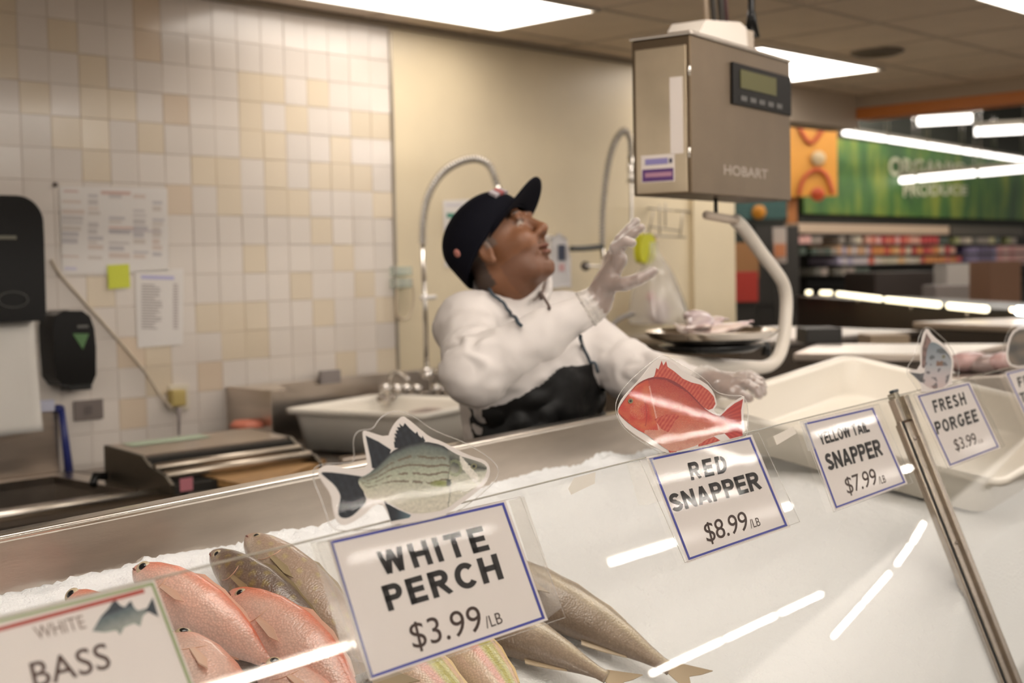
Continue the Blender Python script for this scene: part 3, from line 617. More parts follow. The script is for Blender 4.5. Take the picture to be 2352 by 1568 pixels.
cutout('laminated white perch cutout with dark fins, above the WHITE PERCH sign', crop(690, 920, 4.8),
    [(110, 800), (210, 690), (560, 690), (600, 640), (575, 420), (640, 320), (800, 320), (860, 200), (1000, 110), (1200, 130), (1460, 330), (1800, 450), (2080, 620), (2190, 740), (2160, 880), (1960, 1060), (1700, 1250), (1000, 1400), (560, 1440), (330, 1420), (260, 1150)],
    [(180, 790), (240, 720), (330, 705), (480, 740), (620, 760), (740, 745), (715, 560), (685, 400), (685, 330), (730, 335), (960, 410), (1000, 300), (1060, 220), (1120, 165), (1180, 200), (1290, 290), (1420, 400), (1560, 450), (1760, 560), (1900, 620), (2020, 650), (2080, 710), (2090, 800), (2050, 900), (1950, 1000), (1780, 1130), (1640, 1230), (1500, 1290), (1000, 1380), (985, 1290), (930, 1180), (880, 1130), (800, 1160), (700, 1260), (560, 1350), (460, 1380), (390, 1320), (350, 1180), (340, 1040), (240, 900)],
    [('tail_fin', smoothpoly([(215, 790), (300, 785), (480, 805), (650, 830), (700, 840), (690, 1000), (740, 1110), (640, 1210), (560, 1280), (480, 1300), (420, 1270), (410, 1190), (440, 1090), (440, 1030), (380, 930), (280, 850)]), dark_fin),
     ('rear_dorsal_fin', [(720, 385), (860, 450), (1000, 540), (960, 650), (830, 750), (790, 740), (775, 640), (740, 480)], dark_fin),
     ('spiny_dorsal_fin', [(1040, 520), (1030, 450), (1045, 455), (1035, 400), (1060, 412), (1035, 360), (1067, 366), (1050, 325), (1082, 328), (1065, 290), (1104, 295), (1088, 250), (1130, 285), (1150, 245), (1200, 300), (1270, 362), (1285, 338), (1305, 385), (1340, 412), (1345, 385), (1378, 445), (1290, 500), (1130, 530)], dark_fin),
     ('anal_fin', [(920, 1105), (990, 1150), (1080, 1200), (1220, 1260), (1200, 1290), (1000, 1330), (970, 1230)], lambda x, y: mix(dark_fin(x, y), (.10, .16, .19), (x - 1050) / 160)),
     ('body', smoothpoly([(640, 850), (740, 815), (850, 720), (1000, 560), (1120, 505), (1200, 480), (1360, 445), (1560, 485), (1650, 550), (1760, 610), (1900, 650), (2020, 690), (2065, 745), (2030, 850), (1960, 940), (1900, 980), (1760, 1080), (1600, 1200), (1400, 1240), (1200, 1240), (1080, 1180), (920, 1090), (740, 1090), (700, 1000), (640, 920)]), perch_col)],
    (1912, 722, 34, (.20, .19, .10), (.008, .008, .008)), 10.0)
def snap_fin(x, y):
    k = .5 + .5 * math.sin((x * .8 + y * .55) * .16); return mix((.42, .035, .025), (.66, .17, .10), .55 * k + .3 * N3(x, y, .03))
def snap_tail(x, y):
    a = math.atan2(y - 900, x - 1250); k = .5 + .5 * math.sin(a * 46); return mix((.36, .012, .012), (.58, .07, .045), k * .6)
def snap_col(x, y):
    top = np.interp(x, [100, 230, 330, 440, 560, 700, 950, 1160, 1330, 1460], [760, 560, 440, 375, 345, 360, 510, 730, 830, 900]); bot = np.interp(x, [100, 200, 330, 500, 640, 760, 1100, 1320, 1460], [800, 890, 990, 1090, 1200, 1270, 1180, 1060, 1010])
    t = (y - top) / max(bot - top, 1); c = mix((.42, .03, .025), (.62, .10, .055), t * 2.5); c = mix(c, (.66, .26, .16), (t - .4) * 2.2); c = mix(c, (.72, .48, .42), (t - .72) * 2.8)
    head = x < 470 + (y - 380) * .22 and not (y > 1000 and x > 430)
    if not head:
        u = (x * .92 + y * .35); v = (-x * .35 + y * .92); g = .5 + .5 * math.sin(u * .36 + 1.57 * (int(v / 17) % 2) * 2); g2 = .5 + .5 * math.cos(v * .37)
        c = mix(c, (.72, .50, .30), .62 * (g * g2) * (.35 + t)); c = mix(c, (.42, .02, .02), .45 * (1 - g) * (1 - g2))
        c = mix(c, (.45, .03, .03), .5 * max(N3(x, y, .012, 3), 0))
    else:
        c = mix((.58, .045, .03), (.66, .17, .07), .5 + .9 * N3(x, y, .01, 1)); 
        if math.hypot(x - 360, y - 760) < 110 and math.sin(x * .33) * math.sin(y * .33) > .25: c = mix(c, (.75, .40, .30), .5)
        for q in (0, 24, 48):
            if abs(y - (800 + q + (x - 110) * .75)) < 5 and x < 230: c = (.35, .03, .03)
    e = abs(x - (470 + (y - 380) * .22)); 
    if e < 11 and 460 < y < 1000: c = mix((.78, .52, .47), c, e / 14)
    e = abs(x - (400 + 55 * math.sin((y - 560) * .006)))
    if e < 9 and 600 < y < 960: c = mix((.40, .03, .03), c, e / 10)
    if t < .035: c = mix(c, (.22, .015, .03), .8)
    return tuple(max(v * k * (1 + .12 * N3(x, y, .06)), .004) for v, k in zip(c, (.86, .72, .70)))
cutout('laminated red snapper cutout facing left, above the RED SNAPPER sign', crop(1400, 800, 5.345),
    [(70, 760), (85, 620), (200, 440), (400, 260), (560, 130), (640, 85), (720, 100), (860, 190), (1180, 370), (1300, 540), (1480, 580), (1700, 580), (1700, 1060), (1640, 1110), (700, 1310), (560, 1250), (220, 1030), (110, 880)],
    [(90, 760), (120, 660), (190, 560), (380, 360), (520, 180), (600, 130), (690, 130), (800, 190), (900, 290), (1180, 420), (1280, 540), (1320, 690), (1270, 755), (1330, 815), (1390, 785), (1460, 690), (1640, 580), (1655, 600), (1635, 850), (1665, 1070), (1400, 1140), (760, 1300), (600, 1245), (220, 1000), (120, 880)],
    [('tail_fin', [(1370, 820), (1450, 740), (1540, 670), (1640, 620), (1615, 760), (1620, 900), (1635, 1070), (1560, 1090), (1480, 1110), (1400, 1030), (1380, 930)], snap_tail),
     ('dorsal_fin', [(540, 350), (555, 330), (575, 240), (600, 260), (640, 150), (660, 210), (695, 155), (712, 225), (800, 285), (900, 370), (1000, 415), (1120, 445), (1220, 520), (1280, 590), (1300, 680), (1270, 735), (1215, 755), (1150, 720), (1060, 640), (950, 540), (830, 450), (700, 380)], snap_fin),
     ('anal_fin', [(1090, 1180), (1180, 1120), (1280, 1080), (1360, 1130), (1300, 1150), (1200, 1180), (1090, 1205)], snap_fin),
     ('pelvic_fin', [(690, 1200), (780, 1185), (835, 1240), (820, 1270), (740, 1280)], snap_fin),
     ('body', smoothpoly([(100, 760), (150, 670), (230, 560), (330, 440), (440, 375), (560, 345), (700, 360), (830, 420), (950, 510), (1060, 620), (1160, 730), (1230, 780), (1330, 830), (1400, 815), (1440, 900), (1470, 1010), (1400, 1050), (1320, 1060), (1200, 1110), (1100, 1180), (900, 1245), (760, 1270), (640, 1200), (500, 1090), (440, 1045), (330, 990), (200, 890), (120, 810)]), snap_col),
     ('pectoral_fin', [(550, 870), (680, 810), (840, 805), (855, 840), (800, 890), (760, 970), (720, 1030), (640, 990)], snap_fin)],
    (258, 645, 30, (.45, .14, .06), (.012, .008, .008)), 6.5)
def porgee_col(x, y):
    t = (y - 160) / 330; c = mix((.13, .17, .20), (.42, .42, .44), t * 1.2); c = mix(c, (.55, .42, .40), (t - .5) * 1.6)
    if N3(x, y, .02, 4) > .22: c = mix(c, (.03, .035, .04), .8)
    if 682 < x < 736 and 305 < y < 342: c = (.16, .07, .03)
    return c
def brown_fin(x, y): return mix((.09, .045, .035), (.22, .13, .11), .5 + N3(x, y, .03))
cutout('laminated silver porgee cutout above the FRESH PORGEE sign', crop(1950, 740, 3.408),
    [(435, 380), (520, 260), (550, 90), (610, 25), (700, 90), (800, 190), (860, 330), (860, 430), (820, 500), (560, 570), (500, 470)],
    [(445, 375), (560, 368), (555, 200), (575, 90), (610, 38), (660, 110), (740, 170), (800, 240), (822, 310), (802, 440), (812, 495), (560, 560), (568, 500), (520, 430)],
    [('tail_fin', [(475, 392), (560, 402), (598, 392), (585, 470), (560, 470)], lambda x, y: mix((.03, .03, .035), (.12, .12, .13), N3(x, y, .03) + .4)),
     ('dorsal_fin', [(570, 345), (574, 200), (605, 82), (645, 145), (615, 220), (605, 330), (585, 362)], brown_fin),
     ('body', smoothpoly([(612, 200), (640, 150), (690, 165), (740, 200), (800, 275), (805, 340), (785, 440), (760, 505), (650, 525), (590, 490), (572, 465), (590, 400), (600, 300)]), porgee_col),
     ('pelvic_fin', [(640, 495), (690, 500), (665, 522)], brown_fin)], (742, 268, 14, (.35, .33, .28), (.01, .01, .01)), 8.0)
cutout('dark laminated fish cutout cut by the right picture edge', crop(1950, 740, 3.408),
    [(1255, 350), (1195, 280), (1225, 110), (1290, 15), (1400, 5), (1540, 90), (1580, 260), (1480, 350)],
    [(1272, 362), (1222, 280), (1242, 130), (1300, 42), (1400, 30), (1500, 100), (1530, 260), (1450, 345)],
    [('body', smoothpoly([(1285, 345), (1240, 280), (1262, 130), (1312, 60), (1400, 50), (1480, 110), (1510, 250), (1440, 330)]), lambda x, y: mix((.035, .03, .022), (.17, .13, .09), .5 + 1.2 * N3(x, y, .012)))], None, 8.0)

# ------------------------------------------------------------------ tape on the glass
def tape(label, o, m, w=.0008, nm='tape_strip'):
    q = obj(nm, MB().prism([onglass(x, y, w) for x, y in o], GN * .0002), m); tag(q, label, 'tape', 'tape on the glass')
M_tapec = film('tape_clear', .04, .2, (.97, .96, .94), white=.07); M_tapew = mat('tape_white', (.72, .66, .58), .6)
tape('short strip of white masking tape below the glass edge right of the red cutout', [(1776, 1002), (1822, 979), (1829, 995), (1784, 1022)], M_tapew)
tape('old grey tape scrap on the glass left of the RED SNAPPER sign', [(1318, 1098), (1368, 1084), (1366, 1110), (1330, 1127), (1312, 1136), (1305, 1122)], mat('tape_old', (.74, .69, .61), .7))
tape('clear tape holding the left edge of the RED SNAPPER sign', [(1440, 1064), (1500, 1052), (1520, 1150), (1480, 1160), (1466, 1158)], M_tapec, .0040)
tape('clear tape holding the right edge of the WHITE PERCH sign', [(1168, 1150), (1204, 1140), (1290, 1395), (1258, 1420)], M_tapec, .0040)
tape('clear tape holding the left edge of the WHITE PERCH sign', [(712, 1246), (762, 1238), (858, 1552), (812, 1572)], M_tapec, .0040)
tape('clear tape holding the left edge of the YELLOW TAIL sign', [(1834, 968), (1852, 964), (1872, 1030), (1856, 1036)], M_tapec, .0040)
# ================================================================== FISH ON THE ICE
M_skin = mat('fish_skin', (.5, .5, .5), .30, vcol=True, spec=.6, coat=.3)
def scales(m):
    nt = m.node_tree; b = nt.nodes['Principled BSDF']; t = nt.nodes.new('ShaderNodeTexCoord'); v = nt.nodes.new('ShaderNodeTexVoronoi'); v.inputs['Scale'].default_value = 290
    nt.links.new(t.outputs['Object'], v.inputs['Vector']); r = nt.nodes.new('ShaderNodeMapRange'); r.inputs[1].default_value = .1; r.inputs[2].default_value = .7; r.inputs[3].default_value = 1.09; r.inputs[4].default_value = .89
    nt.links.new(v.outputs['Distance'], r.inputs[0]); mx = nt.nodes.new('ShaderNodeVectorMath'); mx.operation = 'SCALE'; src = b.inputs['Base Color'].links[0].from_socket
    nt.links.new(src, mx.inputs[0]); nt.links.new(r.outputs[0], mx.inputs['Scale']); nt.links.new(mx.outputs[0], b.inputs['Base Color'])
    bp = nt.nodes.new('ShaderNodeBump'); bp.inputs['Strength'].default_value = .35; bp.inputs['Distance'].default_value = .0015; bp.invert = True
    nt.links.new(v.outputs['Distance'], bp.inputs['Height']); nt.links.new(bp.outputs[0], b.inputs['Normal'])
scales(M_skin)
M_fin = mat('fish_fin', (.5, .5, .5), .35, vcol=True, spec=.5)
M_eye = mat('fish_eye', (.02, .02, .02), .08); M_eyer = mat('fish_iris', (.55, .45, .30), .25)
PROF = ([0, .015, .05, .12, .22, .34, .48, .62, .74, .83, .89, .93], [.06, .22, .42, .66, .88, 1.0, .98, .82, .58, .36, .25, .27])
WID = ([0, .015, .05, .12, .22, .34, .48, .62, .74, .83, .89, .93], [.10, .28, .50, .78, .98, 1.0, .94, .76, .50, .26, .14, .10])
def fish(label, head, tail, Hh, Wh, colf, finc, lift=0.0, roll=0.0, bend=0.0, side=1, group='whole fish on the ice', eye=True, k=1.0, eyer=.011, prof=None, tailw=.75, cat='fish', onice=True, pz=None):
    a = np.asarray(head, float); b = np.asarray(tail, float); L = np.linalg.norm(b - a); ax = unit(b - a)
    n = unit(np.array([0, -ISL, 1.0])) if onice else UU; n = unit(n - ax * (n @ ax)); dv = np.cross(n, ax) * side          # dorsal direction, lying on the side
    cr, sr = math.cos(roll), math.sin(roll); dv2 = dv * cr + n * sr; n2 = n * cr - dv * sr
    cen = lambda t: a + ax * (L * t) + dv * (bend * L * math.sin(math.pi * t)) + n * (lift + Wh * .75)
    r = thing('fish', label, cat, cen(.4) - n * Wh, group); PR = prof or PROF
    m, q = 72, 40; V = []; col = []; ys = lambda t: np.interp(t, *PR) * Hh; ws = lambda t: np.interp(t, *WID) * Wh
    for i in range(m + 1):
        t = .93 * i / m; h, w = ys(t), ws(t); c = cen(t)
        for j in range(q):
            th = 2 * math.pi * j / q; x, y = math.cos(th), math.sin(th); y2 = math.copysign(abs(y) ** .85, y)
            V.append(c + dv2 * (h * x + .10 * Hh * (1 - (2 * t - .6) ** 2)) + n2 * (w * y2)); col.append(colf(t, x, noise.noise(Vector((t * 9 + L * 40, x * 3, y * 2 + side)))))
    V.append(cen(-.004) + dv2 * .06 * Hh); col.append(col[0]); V.append(cen(.93)); col.append(col[-1])
    mb = MB(); mb.v = [tuple(p) for p in V]; mb.c = col; mb.smooth = True
    for i in range(m):
        for j in range(q): kk = (j + 1) % q; mb.f.append((i * q + j, i * q + kk, (i + 1) * q + kk, (i + 1) * q + j))
    e = (m + 1) * q; mb.f += [(e, (j + 1) % q, j) for j in range(q)] + [(e + 1, m * q + j, m * q + (j + 1) % q) for j in range(q)]
    obj('body', mb, M_skin, r)
    def fin(nm, pts, rays=9, thick=.0022):
        pts = [np.asarray(p, float) for p in pts]; f = MB(); cc = [finc(i / max(len(pts) - 1, 1)) for i in range(len(pts))]
        f.add([p + n2 * thick / 2 for p in pts] + [p - n2 * thick / 2 for p in pts], [tuple(range(len(pts))), tuple(range(2 * len(pts) - 1, len(pts) - 1, -1))] + [(i, i + len(pts), (i + 1) % len(pts) + len(pts), (i + 1) % len(pts)) for i in range(len(pts))])
        f.c = cc + cc; obj(nm, f, M_fin, r)
    h = ys(.93); tp = cen(.915); T = L * .13; w = Hh * tailw
    fin('tail_fin', [tp + dv2 * h * .8, tp + ax * T * .45 + dv2 * w * .62, tp + ax * T * 1.05 + dv2 * w, tp + ax * T * .85 + dv2 * w * .45, tp + ax * T * .62 + dv2 * .02 * w, tp + ax * T * .8 - dv2 * w * .45, tp + ax * T - dv2 * w * .95, tp + ax * T * .42 - dv2 * w * .6, tp - dv2 * h * .8])
    d = lambda t, s, o: cen(t) + dv2 * (s * ys(t) * .97 + .10 * Hh * (1 - (2 * t - .6) ** 2) + s * o * Hh)
    fin('dorsal_fin', [d(t, 1, -.06) for t in (.70, .6, .5, .4, .28)] + [d(t, 1, o) for t, o in ((.27, .05), (.33, .18), (.40, .13), (.47, .15), (.55, .10), (.62, .12), (.70, .07))])
    fin('anal_fin', [d(t, -1, -.06) for t in (.60, .68, .76)] + [d(t, -1, o) for t, o in ((.78, .05), (.70, .16), (.62, .20))])
    c = cen(.27) + n2 * ws(.27) * 1.0 - dv2 * .12 * Hh
    fin('pectoral_fin', [c + dv2 * .10 * Hh, c + ax * .10 * L + dv2 * .14 * Hh + n2 * .004, c + ax * .17 * L - dv2 * .02 * Hh + n2 * .006, c + ax * .12 * L - dv2 * .12 * Hh + n2 * .004, c - dv2 * .06 * Hh])
    if eye:
        c = cen(.085) + dv2 * (.22 * ys(.085) + .03 * Hh) + n2 * ws(.085) * .86
        ey = obj('eye', MB().ball(c, (eyer, eyer, eyer * .45), ax, dv2, n2), M_eyer, r); obj('pupil', MB().ball(c + n2 * eyer * .22, (eyer * .6, eyer * .6, eyer * .32), ax, dv2, n2), M_eye, ey)
        g = [cen(.205 + .062 * math.cos(s)) + dv2 * (ys(.22) * .62 * math.sin(s) + .06 * Hh) + n2 * (ws(.22) * (1 - .62 * .62 * math.sin(s) ** 2) ** .5 * 1.0 + .0005) for s in np.linspace(-1.3, 1.25, 16)]
        obj('gill_edge', MB().tube(g, [.0003 + .0004 * math.sin(math.pi * i / 15) for i in range(16)], 6), mat('gill_line', finc(.1), .4), r)
        g = [cen(t) + dv2 * (-.22 * ys(t) + .03 * Hh) + n2 * ws(t) * .96 for t in (.005, .03, .055)]
        obj('mouth', MB().tube(g, [.0012, .0016, .0008], 6), mat('mouth_line', (.20, .07, .05), .5), r)
    return r
def red_c(t, x, n):
    c = mix((.82, .62, .53), (.80, .44, .34), x * .5 + .5 + .3 * n); c = mix(c, (.74, .17, .08), (x - .45) * 1.7 + .25 * n); c = mix(c, (.80, .64, .58), (-x - .35) * 1.2)
    if t < .26: c = mix((.78, .17, .07), c, t / .26 + .30 - .6 * x)
    return tuple(v * (1 + .10 * n) for v in c)
def red_f(t): return mix((.78, .48, .34), (.80, .58, .46), t)
def brown_c(t, x, n):
    c = mix((.30, .21, .155), (.13, .09, .07), x * .5 + .5 + .3 * n); c = mix(c, (.42, .33, .25), (-x - .2) * 1.2)
    if math.sin(t * 70) * math.sin(x * 9 + 1) > .55: c = mix(c, (.34, .26, .07), .5)
    if t < .08: c = mix((.30, .17, .12), c, t / .08)
    return tuple(v * (1 + .15 * n) for v in c)
def tan_c(t, x, n):
    c = mix((.52, .39, .29), (.34, .23, .17), x * .5 + .5 + .3 * n); c = mix(c, (.58, .47, .37), (-x - .1) * 1.2)
    if math.sin(t * 60 + 2) * math.sin(x * 8) > .7: c = mix(c, (.55, .46, .18), .5)
    if t < .10: c = mix((.42, .20, .13), c, t / .10)
    return tuple(v * (1 + .10 * n) for v in c)
def brown_f(t): return mix((.30, .23, .13), (.42, .33, .20), t)
def grey_c(t, x, n):
    c = mix((.33, .25, .18), (.50, .41, .28), 1 - abs(x - .45) * 2.2 + .4 * n); c = mix(c, (.20, .145, .105), (-x - .15) * 1.5 + .3 * n); c = mix(c, (.30, .25, .17), (x - .75) * 3.2)  # darker belly side is shading put into the skin colour
    return tuple(v * (1 + .12 * n) for v in c)
def grey_f(t): return mix((.36, .27, .17), (.50, .39, .26), t)
def yel_c(t, x, n):
    c = mix((.74, .58, .40), (.70, .50, .40), .5 + n)
    if abs(x - .45) < .28: c = (.42, .38, .08)
    if abs(x - .02) < .14: c = (.68, .32, .24)
    if x > .78: c = mix(c, (.72, .48, .30), .8)
    return tuple(v * (1 + .12 * n) for v in c)
def yel_f(t): return mix((.60, .45, .16), (.68, .52, .28), t)
RG = 'red snappers on the ice'
up = unit(np.array([0, -ISL, 1.0]))
fish('red snapper lying farthest back, eye upward, right of the WHITE BASS sign', icep(296, 1362), icep(640, 1600), .040, .034, red_c, red_f, .012, .75, .0, 1, RG)
fish('reddish orange snapper head pointing up, just left of the WHITE PERCH sign', icep(512, 1428), icep(850, 1790), .047, .034, red_c, red_f, .020, .75, .03, 1, RG, eyer=.009)
fish('pale red snapper with dark eye beside the right edge of the WHITE BASS sign', icep(368, 1552), icep(590, 1905), .048, .034, red_c, red_f, .034, .1, .0, 1, RG)
fish('red snapper nearest the bottom edge, its scaly flank between the two big signs', icep(585, 1590), icep(860, 1850), .042, .034, red_c, red_f, .012, .25, .0, 1, RG)
fish('red snapper of which only the back shows above the WHITE BASS sign', icep(150, 1428), icep(365, 1650), .036, .034, red_c, red_f, .012, .9, 0, 1, RG)
BG = 'brown fish against the back of the ice'
fish('dark brown yellow-flecked fish with its head on the back ice, left one of the pair', icep(474, 1325), icep(800, 1610), .037, .036, brown_c, brown_f, .012, .95, .0, 1, BG, eyer=.008)
fish('tan fish with a reddish head at the back, right one of the brown pair', icep(552, 1294), icep(880, 1640), .043, .038, tan_c, brown_f, .016, .55, .0, 1, BG, eyer=.008)
GG = 'slim grey fish with forked tails'
fish('slim grey brown fish with tail forked at right, upper one of the grey pair', icep(1020, 1308), icep(1570, 1596), .047, .030, grey_c, grey_f, .008, .55, .03, 1, GG, eyer=.008, tailw=.62)
fish('slim grey tan fish under the WHITE PERCH sign corner, lower of the grey pair', icep(900, 1388), icep(1420, 1610), .044, .030, grey_c, grey_f, .008, .45, .02, 1, GG, eyer=.008, tailw=.62)
YG = 'yellow striped fish by the bottom edge'
fish('yellow striped pink fish by the bottom edge, right one below the WHITE PERCH sign', icep(960, 1430), icep(1230, 1730), .040, .028, yel_c, yel_f, .008, .5, 0, 1, YG, eyer=.008)
fish('yellow striped pink fish by the bottom edge, left one below the WHITE PERCH sign', icep(820, 1490), icep(1130, 1770), .044, .030, yel_c, yel_f, .010, .5, 0, 1, YG, eyer=.008)
fish('orange brown fish on the ice cut by the right picture edge', icep(2330, 1190), icep(2560, 1330), .045, .03, tan_c, brown_f, .008, .4, 0, 1, 'fish right of the steel post', eyer=.008)
# ------------------------------------------------------------------ white tub set in the next well
def tub():
    B_ = P(1945, 812, 3.6); A_ = P(1592, 925, 3.1); N_ = P(2300, 1112, 2.83); Cc = B_ + (N_ - A_) * .98
    r = thing('white_tub', 'big white plastic tub tilted in the case behind the YELLOW TAIL sign', 'tub', (A_ + B_ + Cc + N_) / 4 - UU * .075)
    q = [A_, N_, Cc, B_]; nn = unit(np.cross(N_ - A_, B_ - A_)); nn = nn if nn[2] > 0 else -nn; cen = sum(q) / 4
    ins = lambda k, d: [cen + (p - cen) * k - nn * d for p in q]
    rings = [ins(1.0, .012), ins(1.0, 0), ins(.95, 0), ins(.93, .010), ins(.89, .088), ins(.82, .096)]
    def rounded(pp, rad):
        out = []
        for i in range(4):
            p = pp[i]; e1 = unit(pp[i - 1] - p); e2 = unit(pp[(i + 1) % 4] - p)
            for t in np.linspace(0, 1, 7): out.append((1 - t) ** 2 * (p + e1 * rad) + 2 * t * (1 - t) * p + t * t * (p + e2 * rad))
        return out
    rr = [rounded(p, .05) for p in rings]; m = len(rr[0]); mb = MB(); mb.smooth = True
    mb.v = [tuple(p) for ri in rr for p in ri]
    for i in range(len(rr) - 1):
        for j in range(m): k = (j + 1) % m; mb.f.append((i * m + j, i * m + k, (i + 1) * m + k, (i + 1) * m + j))
    mb.f.append(tuple((len(rr) - 1) * m + j for j in range(m)))
    o = obj('shell', mb, M_white_plastic, r); sm = o.modifiers.new('solid', 'SOLIDIFY'); sm.thickness = .004; sm.offset = -1
tub()
# ================================================================== HANGING SCALE
SX, SY = 3.075, 1.554
def scale():
    x0, x1, y0, y1, z0, z1 = SX, 3.708, SY, SY + .168, 1.682, 2.078
    r = thing('hanging_scale', 'stainless steel scale box hung from the ceiling with its display', 'scale', ((x0 + x1) / 2, (y0 + y1) / 2, z0))
    obj('housing', MB().box(x0, x1, y0, y1, z0, z1), mat('steel_scale', (.165, .122, .080), .38, 1.0, var=.06, vscale=9), r, .003)
    obj('top_lid', MB().box(x0 - .004, x1 + .004, y0 - .004, y1 + .004, z1 + .0005, z1 + .010), M_steel_bright, r, .002)
    f = lambda x, y: aty(x, y, y0)
    d = f(1678, 138), f(1813, 178), f(1814, 262), f(1678, 242); X0, X1, Z1, Z0 = d[0][0], min(d[1][0], x1 - .004), d[0][2] - .004, d[3][2] + .004
    dp = obj('display', MB().box(X0, X1, y0 - .006, y0 - .0005, Z0, Z1), mat('display_black', (.006, .005, .004), .4, spec=.08), r, .002)
    w, h = X1 - X0, Z1 - Z0
    obj('screen', MB().box(X0 + .12 * w, X0 + .72 * w, y0 - .0075, y0 - .0062, Z0 + .42 * h, Z0 + .86 * h), mat('lcd', (.075, .07, .02), .3, spec=.2), dp)
    for k in range(5): obj('button', MB().box(X0 + (.12 + .15 * k) * w, X0 + (.22 + .15 * k) * w, y0 - .0075, y0 - .0062, Z0 + .12 * h, Z0 + .24 * h), mat('button_grey', (.05, .045, .04), .4), dp)
    a = f(1662, 372); b = f(1763, 400); m = mat('embossed_mark', (.30, .25, .205), .5)
    zz = f(1662, 400)[2]; text('HOBART', lambda tx, ty: np.array([a[0] + (b[0] - a[0]) * tx, y0 - .0008, zz + .026 * ty]), m, 'brand_mark', r, .02)
    # side: access door and stickers
    gx = lambda px, py: onp(px, py, (1, 0, 0), x0)
    def side(nm, c, m, t=.0015, bv=0):
        q = [gx(*p) for p in c]; Y0, Y1, Za, Zb = min(p[1] for p in q), max(p[1] for p in q), min(p[2] for p in q), max(p[2] for p in q)
        return obj(nm, MB().box(x0 - t, x0 - .0003, Y0, Y1, Za, Zb), m, r, bv)
    side('side_door', [(1464, 116), (1576, 112), (1576, 440), (1464, 440)], mat('steel_door', (.60, .50, .36), .34, 1.0, var=.12, vscale=7), .003, .001)
    side('white_strip', [(1542, 178), (1569, 178), (1569, 352), (1542, 352)], mat('label_white', (.70, .63, .58), .5), .0042)
    s = side('sticker', [(1475, 358), (1551, 358), (1551, 416), (1475, 416)], mat('label_white'), .0042)
    q0, q1 = gx(1477, 390), gx(1549, 414); obj('purple_band', MB().box(x0 - .0047, x0 - .0043, min(q0[1], q1[1]), max(q0[1], q1[1]), q1[2], q0[2]), mat('purple', (.10, .04, .16), .5), s)
    for (pa, pb, c) in (((1484, 366), (1536, 376), (.25, .22, .45)), ((1484, 398), (1545, 404), (.42, .22, .30)), ((1539, 364), (1546, 374), (.03, .03, .08))):
        q0, q1 = gx(*pa), gx(*pb); obj('print_line', MB().box(x0 - .0052, x0 - .0048, min(q0[1], q1[1]), max(q0[1], q1[1]), q1[2], q0[2]), mat('ink%.2f' % c[0], c, .5), s)
    for py in (162, 350): q = gx(1583, py); obj('hinge', MB().tube([q - UU * .012, q + UU * .012], .004, 8), M_chrome, r)
    # hangers to the ceiling
    yc = (y0 + y1) / 2
    a = aty(1570, 78, yc)[0], aty(1680, 78, yc)[0]
    obj('saddle', MB().prism([(a[0] - .02, yc - .05, z1 + .011), (a[0] + .03, yc - .05, z1 + .062), (a[1] - .05, yc - .05, z1 + .085), (a[1] - .01, yc - .05, z1 + .075), (a[1], yc - .05, z1 + .011)], (0, .10, 0)), mat('saddle_white', (.66, .60, .53), .5), r)
    obj('bracket', MB().box(a[1] + .002, a[1] + .06, yc - .04, yc + .04, z1 + .011, z1 + .075), mat('bracket_tan', (.40, .33, .26), .6), r)
    for px, c, rr in ((1616, (.40, .32, .24), .006), (1634, (.05, .045, .04), .008), (1652, (.06, .05, .03), .009), (1662, (.07, .03, .03), .008)):
        x = aty(px, 10, yc)[0]; obj('cable', MB().tube([(x + .02, yc, z1 + .06), (x, yc, z1 + .2), (x - .02, yc, 2.572)], rr, 8), mat('cable%.3f' % (c[0] + c[2]), c, .6), r)
    x = aty(1726, 20, yc)[0]; obj('strain_relief', MB().tube([(x, yc, z1 + .074), (x, yc, z1 + .15), (x - .004, yc, 2.572)], [.024, .010, .008], 10), M_black, r)
    # rod, bracket plate and the pale hook tube that carries the pan
    rx = aty(1644, 470, yc)[0]; h = lambda x, y: aty(x, y, yc)
    obj('rod', MB().tube([(rx, yc, z0 - .0005), (rx, yc, h(1644, 494)[2])], .006, 8), M_dark, r)
    p0, p1 = h(1622, 494), h(1700, 508); obj('hook_plate', MB().tube([p0, (p0 + p1) / 2, p1], .012, 10), mat('hook_tan', (.52, .43, .34), .4), r)
    path = [h(1690, 506), h(1712, 530), h(1752, 585), h(1785, 628), h(1800, 655), h(1806, 690), h(1804, 740), h(1798, 790), h(1784, 825), h(1758, 842), h(1720, 843), h(1660, 840), h(1560, 832), h(1510, 826)]
    obj('hook_tube', MB().tube(arc(path, 5), .0195, 16), mat('hook_enamel', (.66, .60, .52), .35), r)
    return r
scale()
def pan():
    yc = SY + .084; c = aty(1634, 764, yc); R_ = .183
    r = thing('scale_pan', 'round steel weighing pan with dark underside below the scale', 'pan', c - UU * .06)
    obj('dish', MB().lathe(c, [(.004, -.032), (R_ * .6, -.030), (R_ * .9, -.012), (R_, .004), (R_ * 1.015, .006), (R_, .008), (R_ * .88, -.006), (R_ * .58, -.024), (.004, -.026)], n=56), mat('pan_steel', (.70, .62, .53), .18, 1.0), r)
    obj('under_plate', MB().lathe(c - UU * .047, [(R_ * .25, .016), (R_ * .8, .014), (R_ * .62, -.004), (R_ * .25, -.008)], n=40), M_black, r)
    for q in (1536, 1760):
        a = aty(q, 800, yc); obj('foot', MB().tube([(a[0], yc, c[2] - .045), (a[0], yc, c[2] - .085)], [.010, .016], 10), M_black, r)
    base = aty(1650, 838, yc)[2] + .0195
    return c, R_
PC, PR_ = pan()
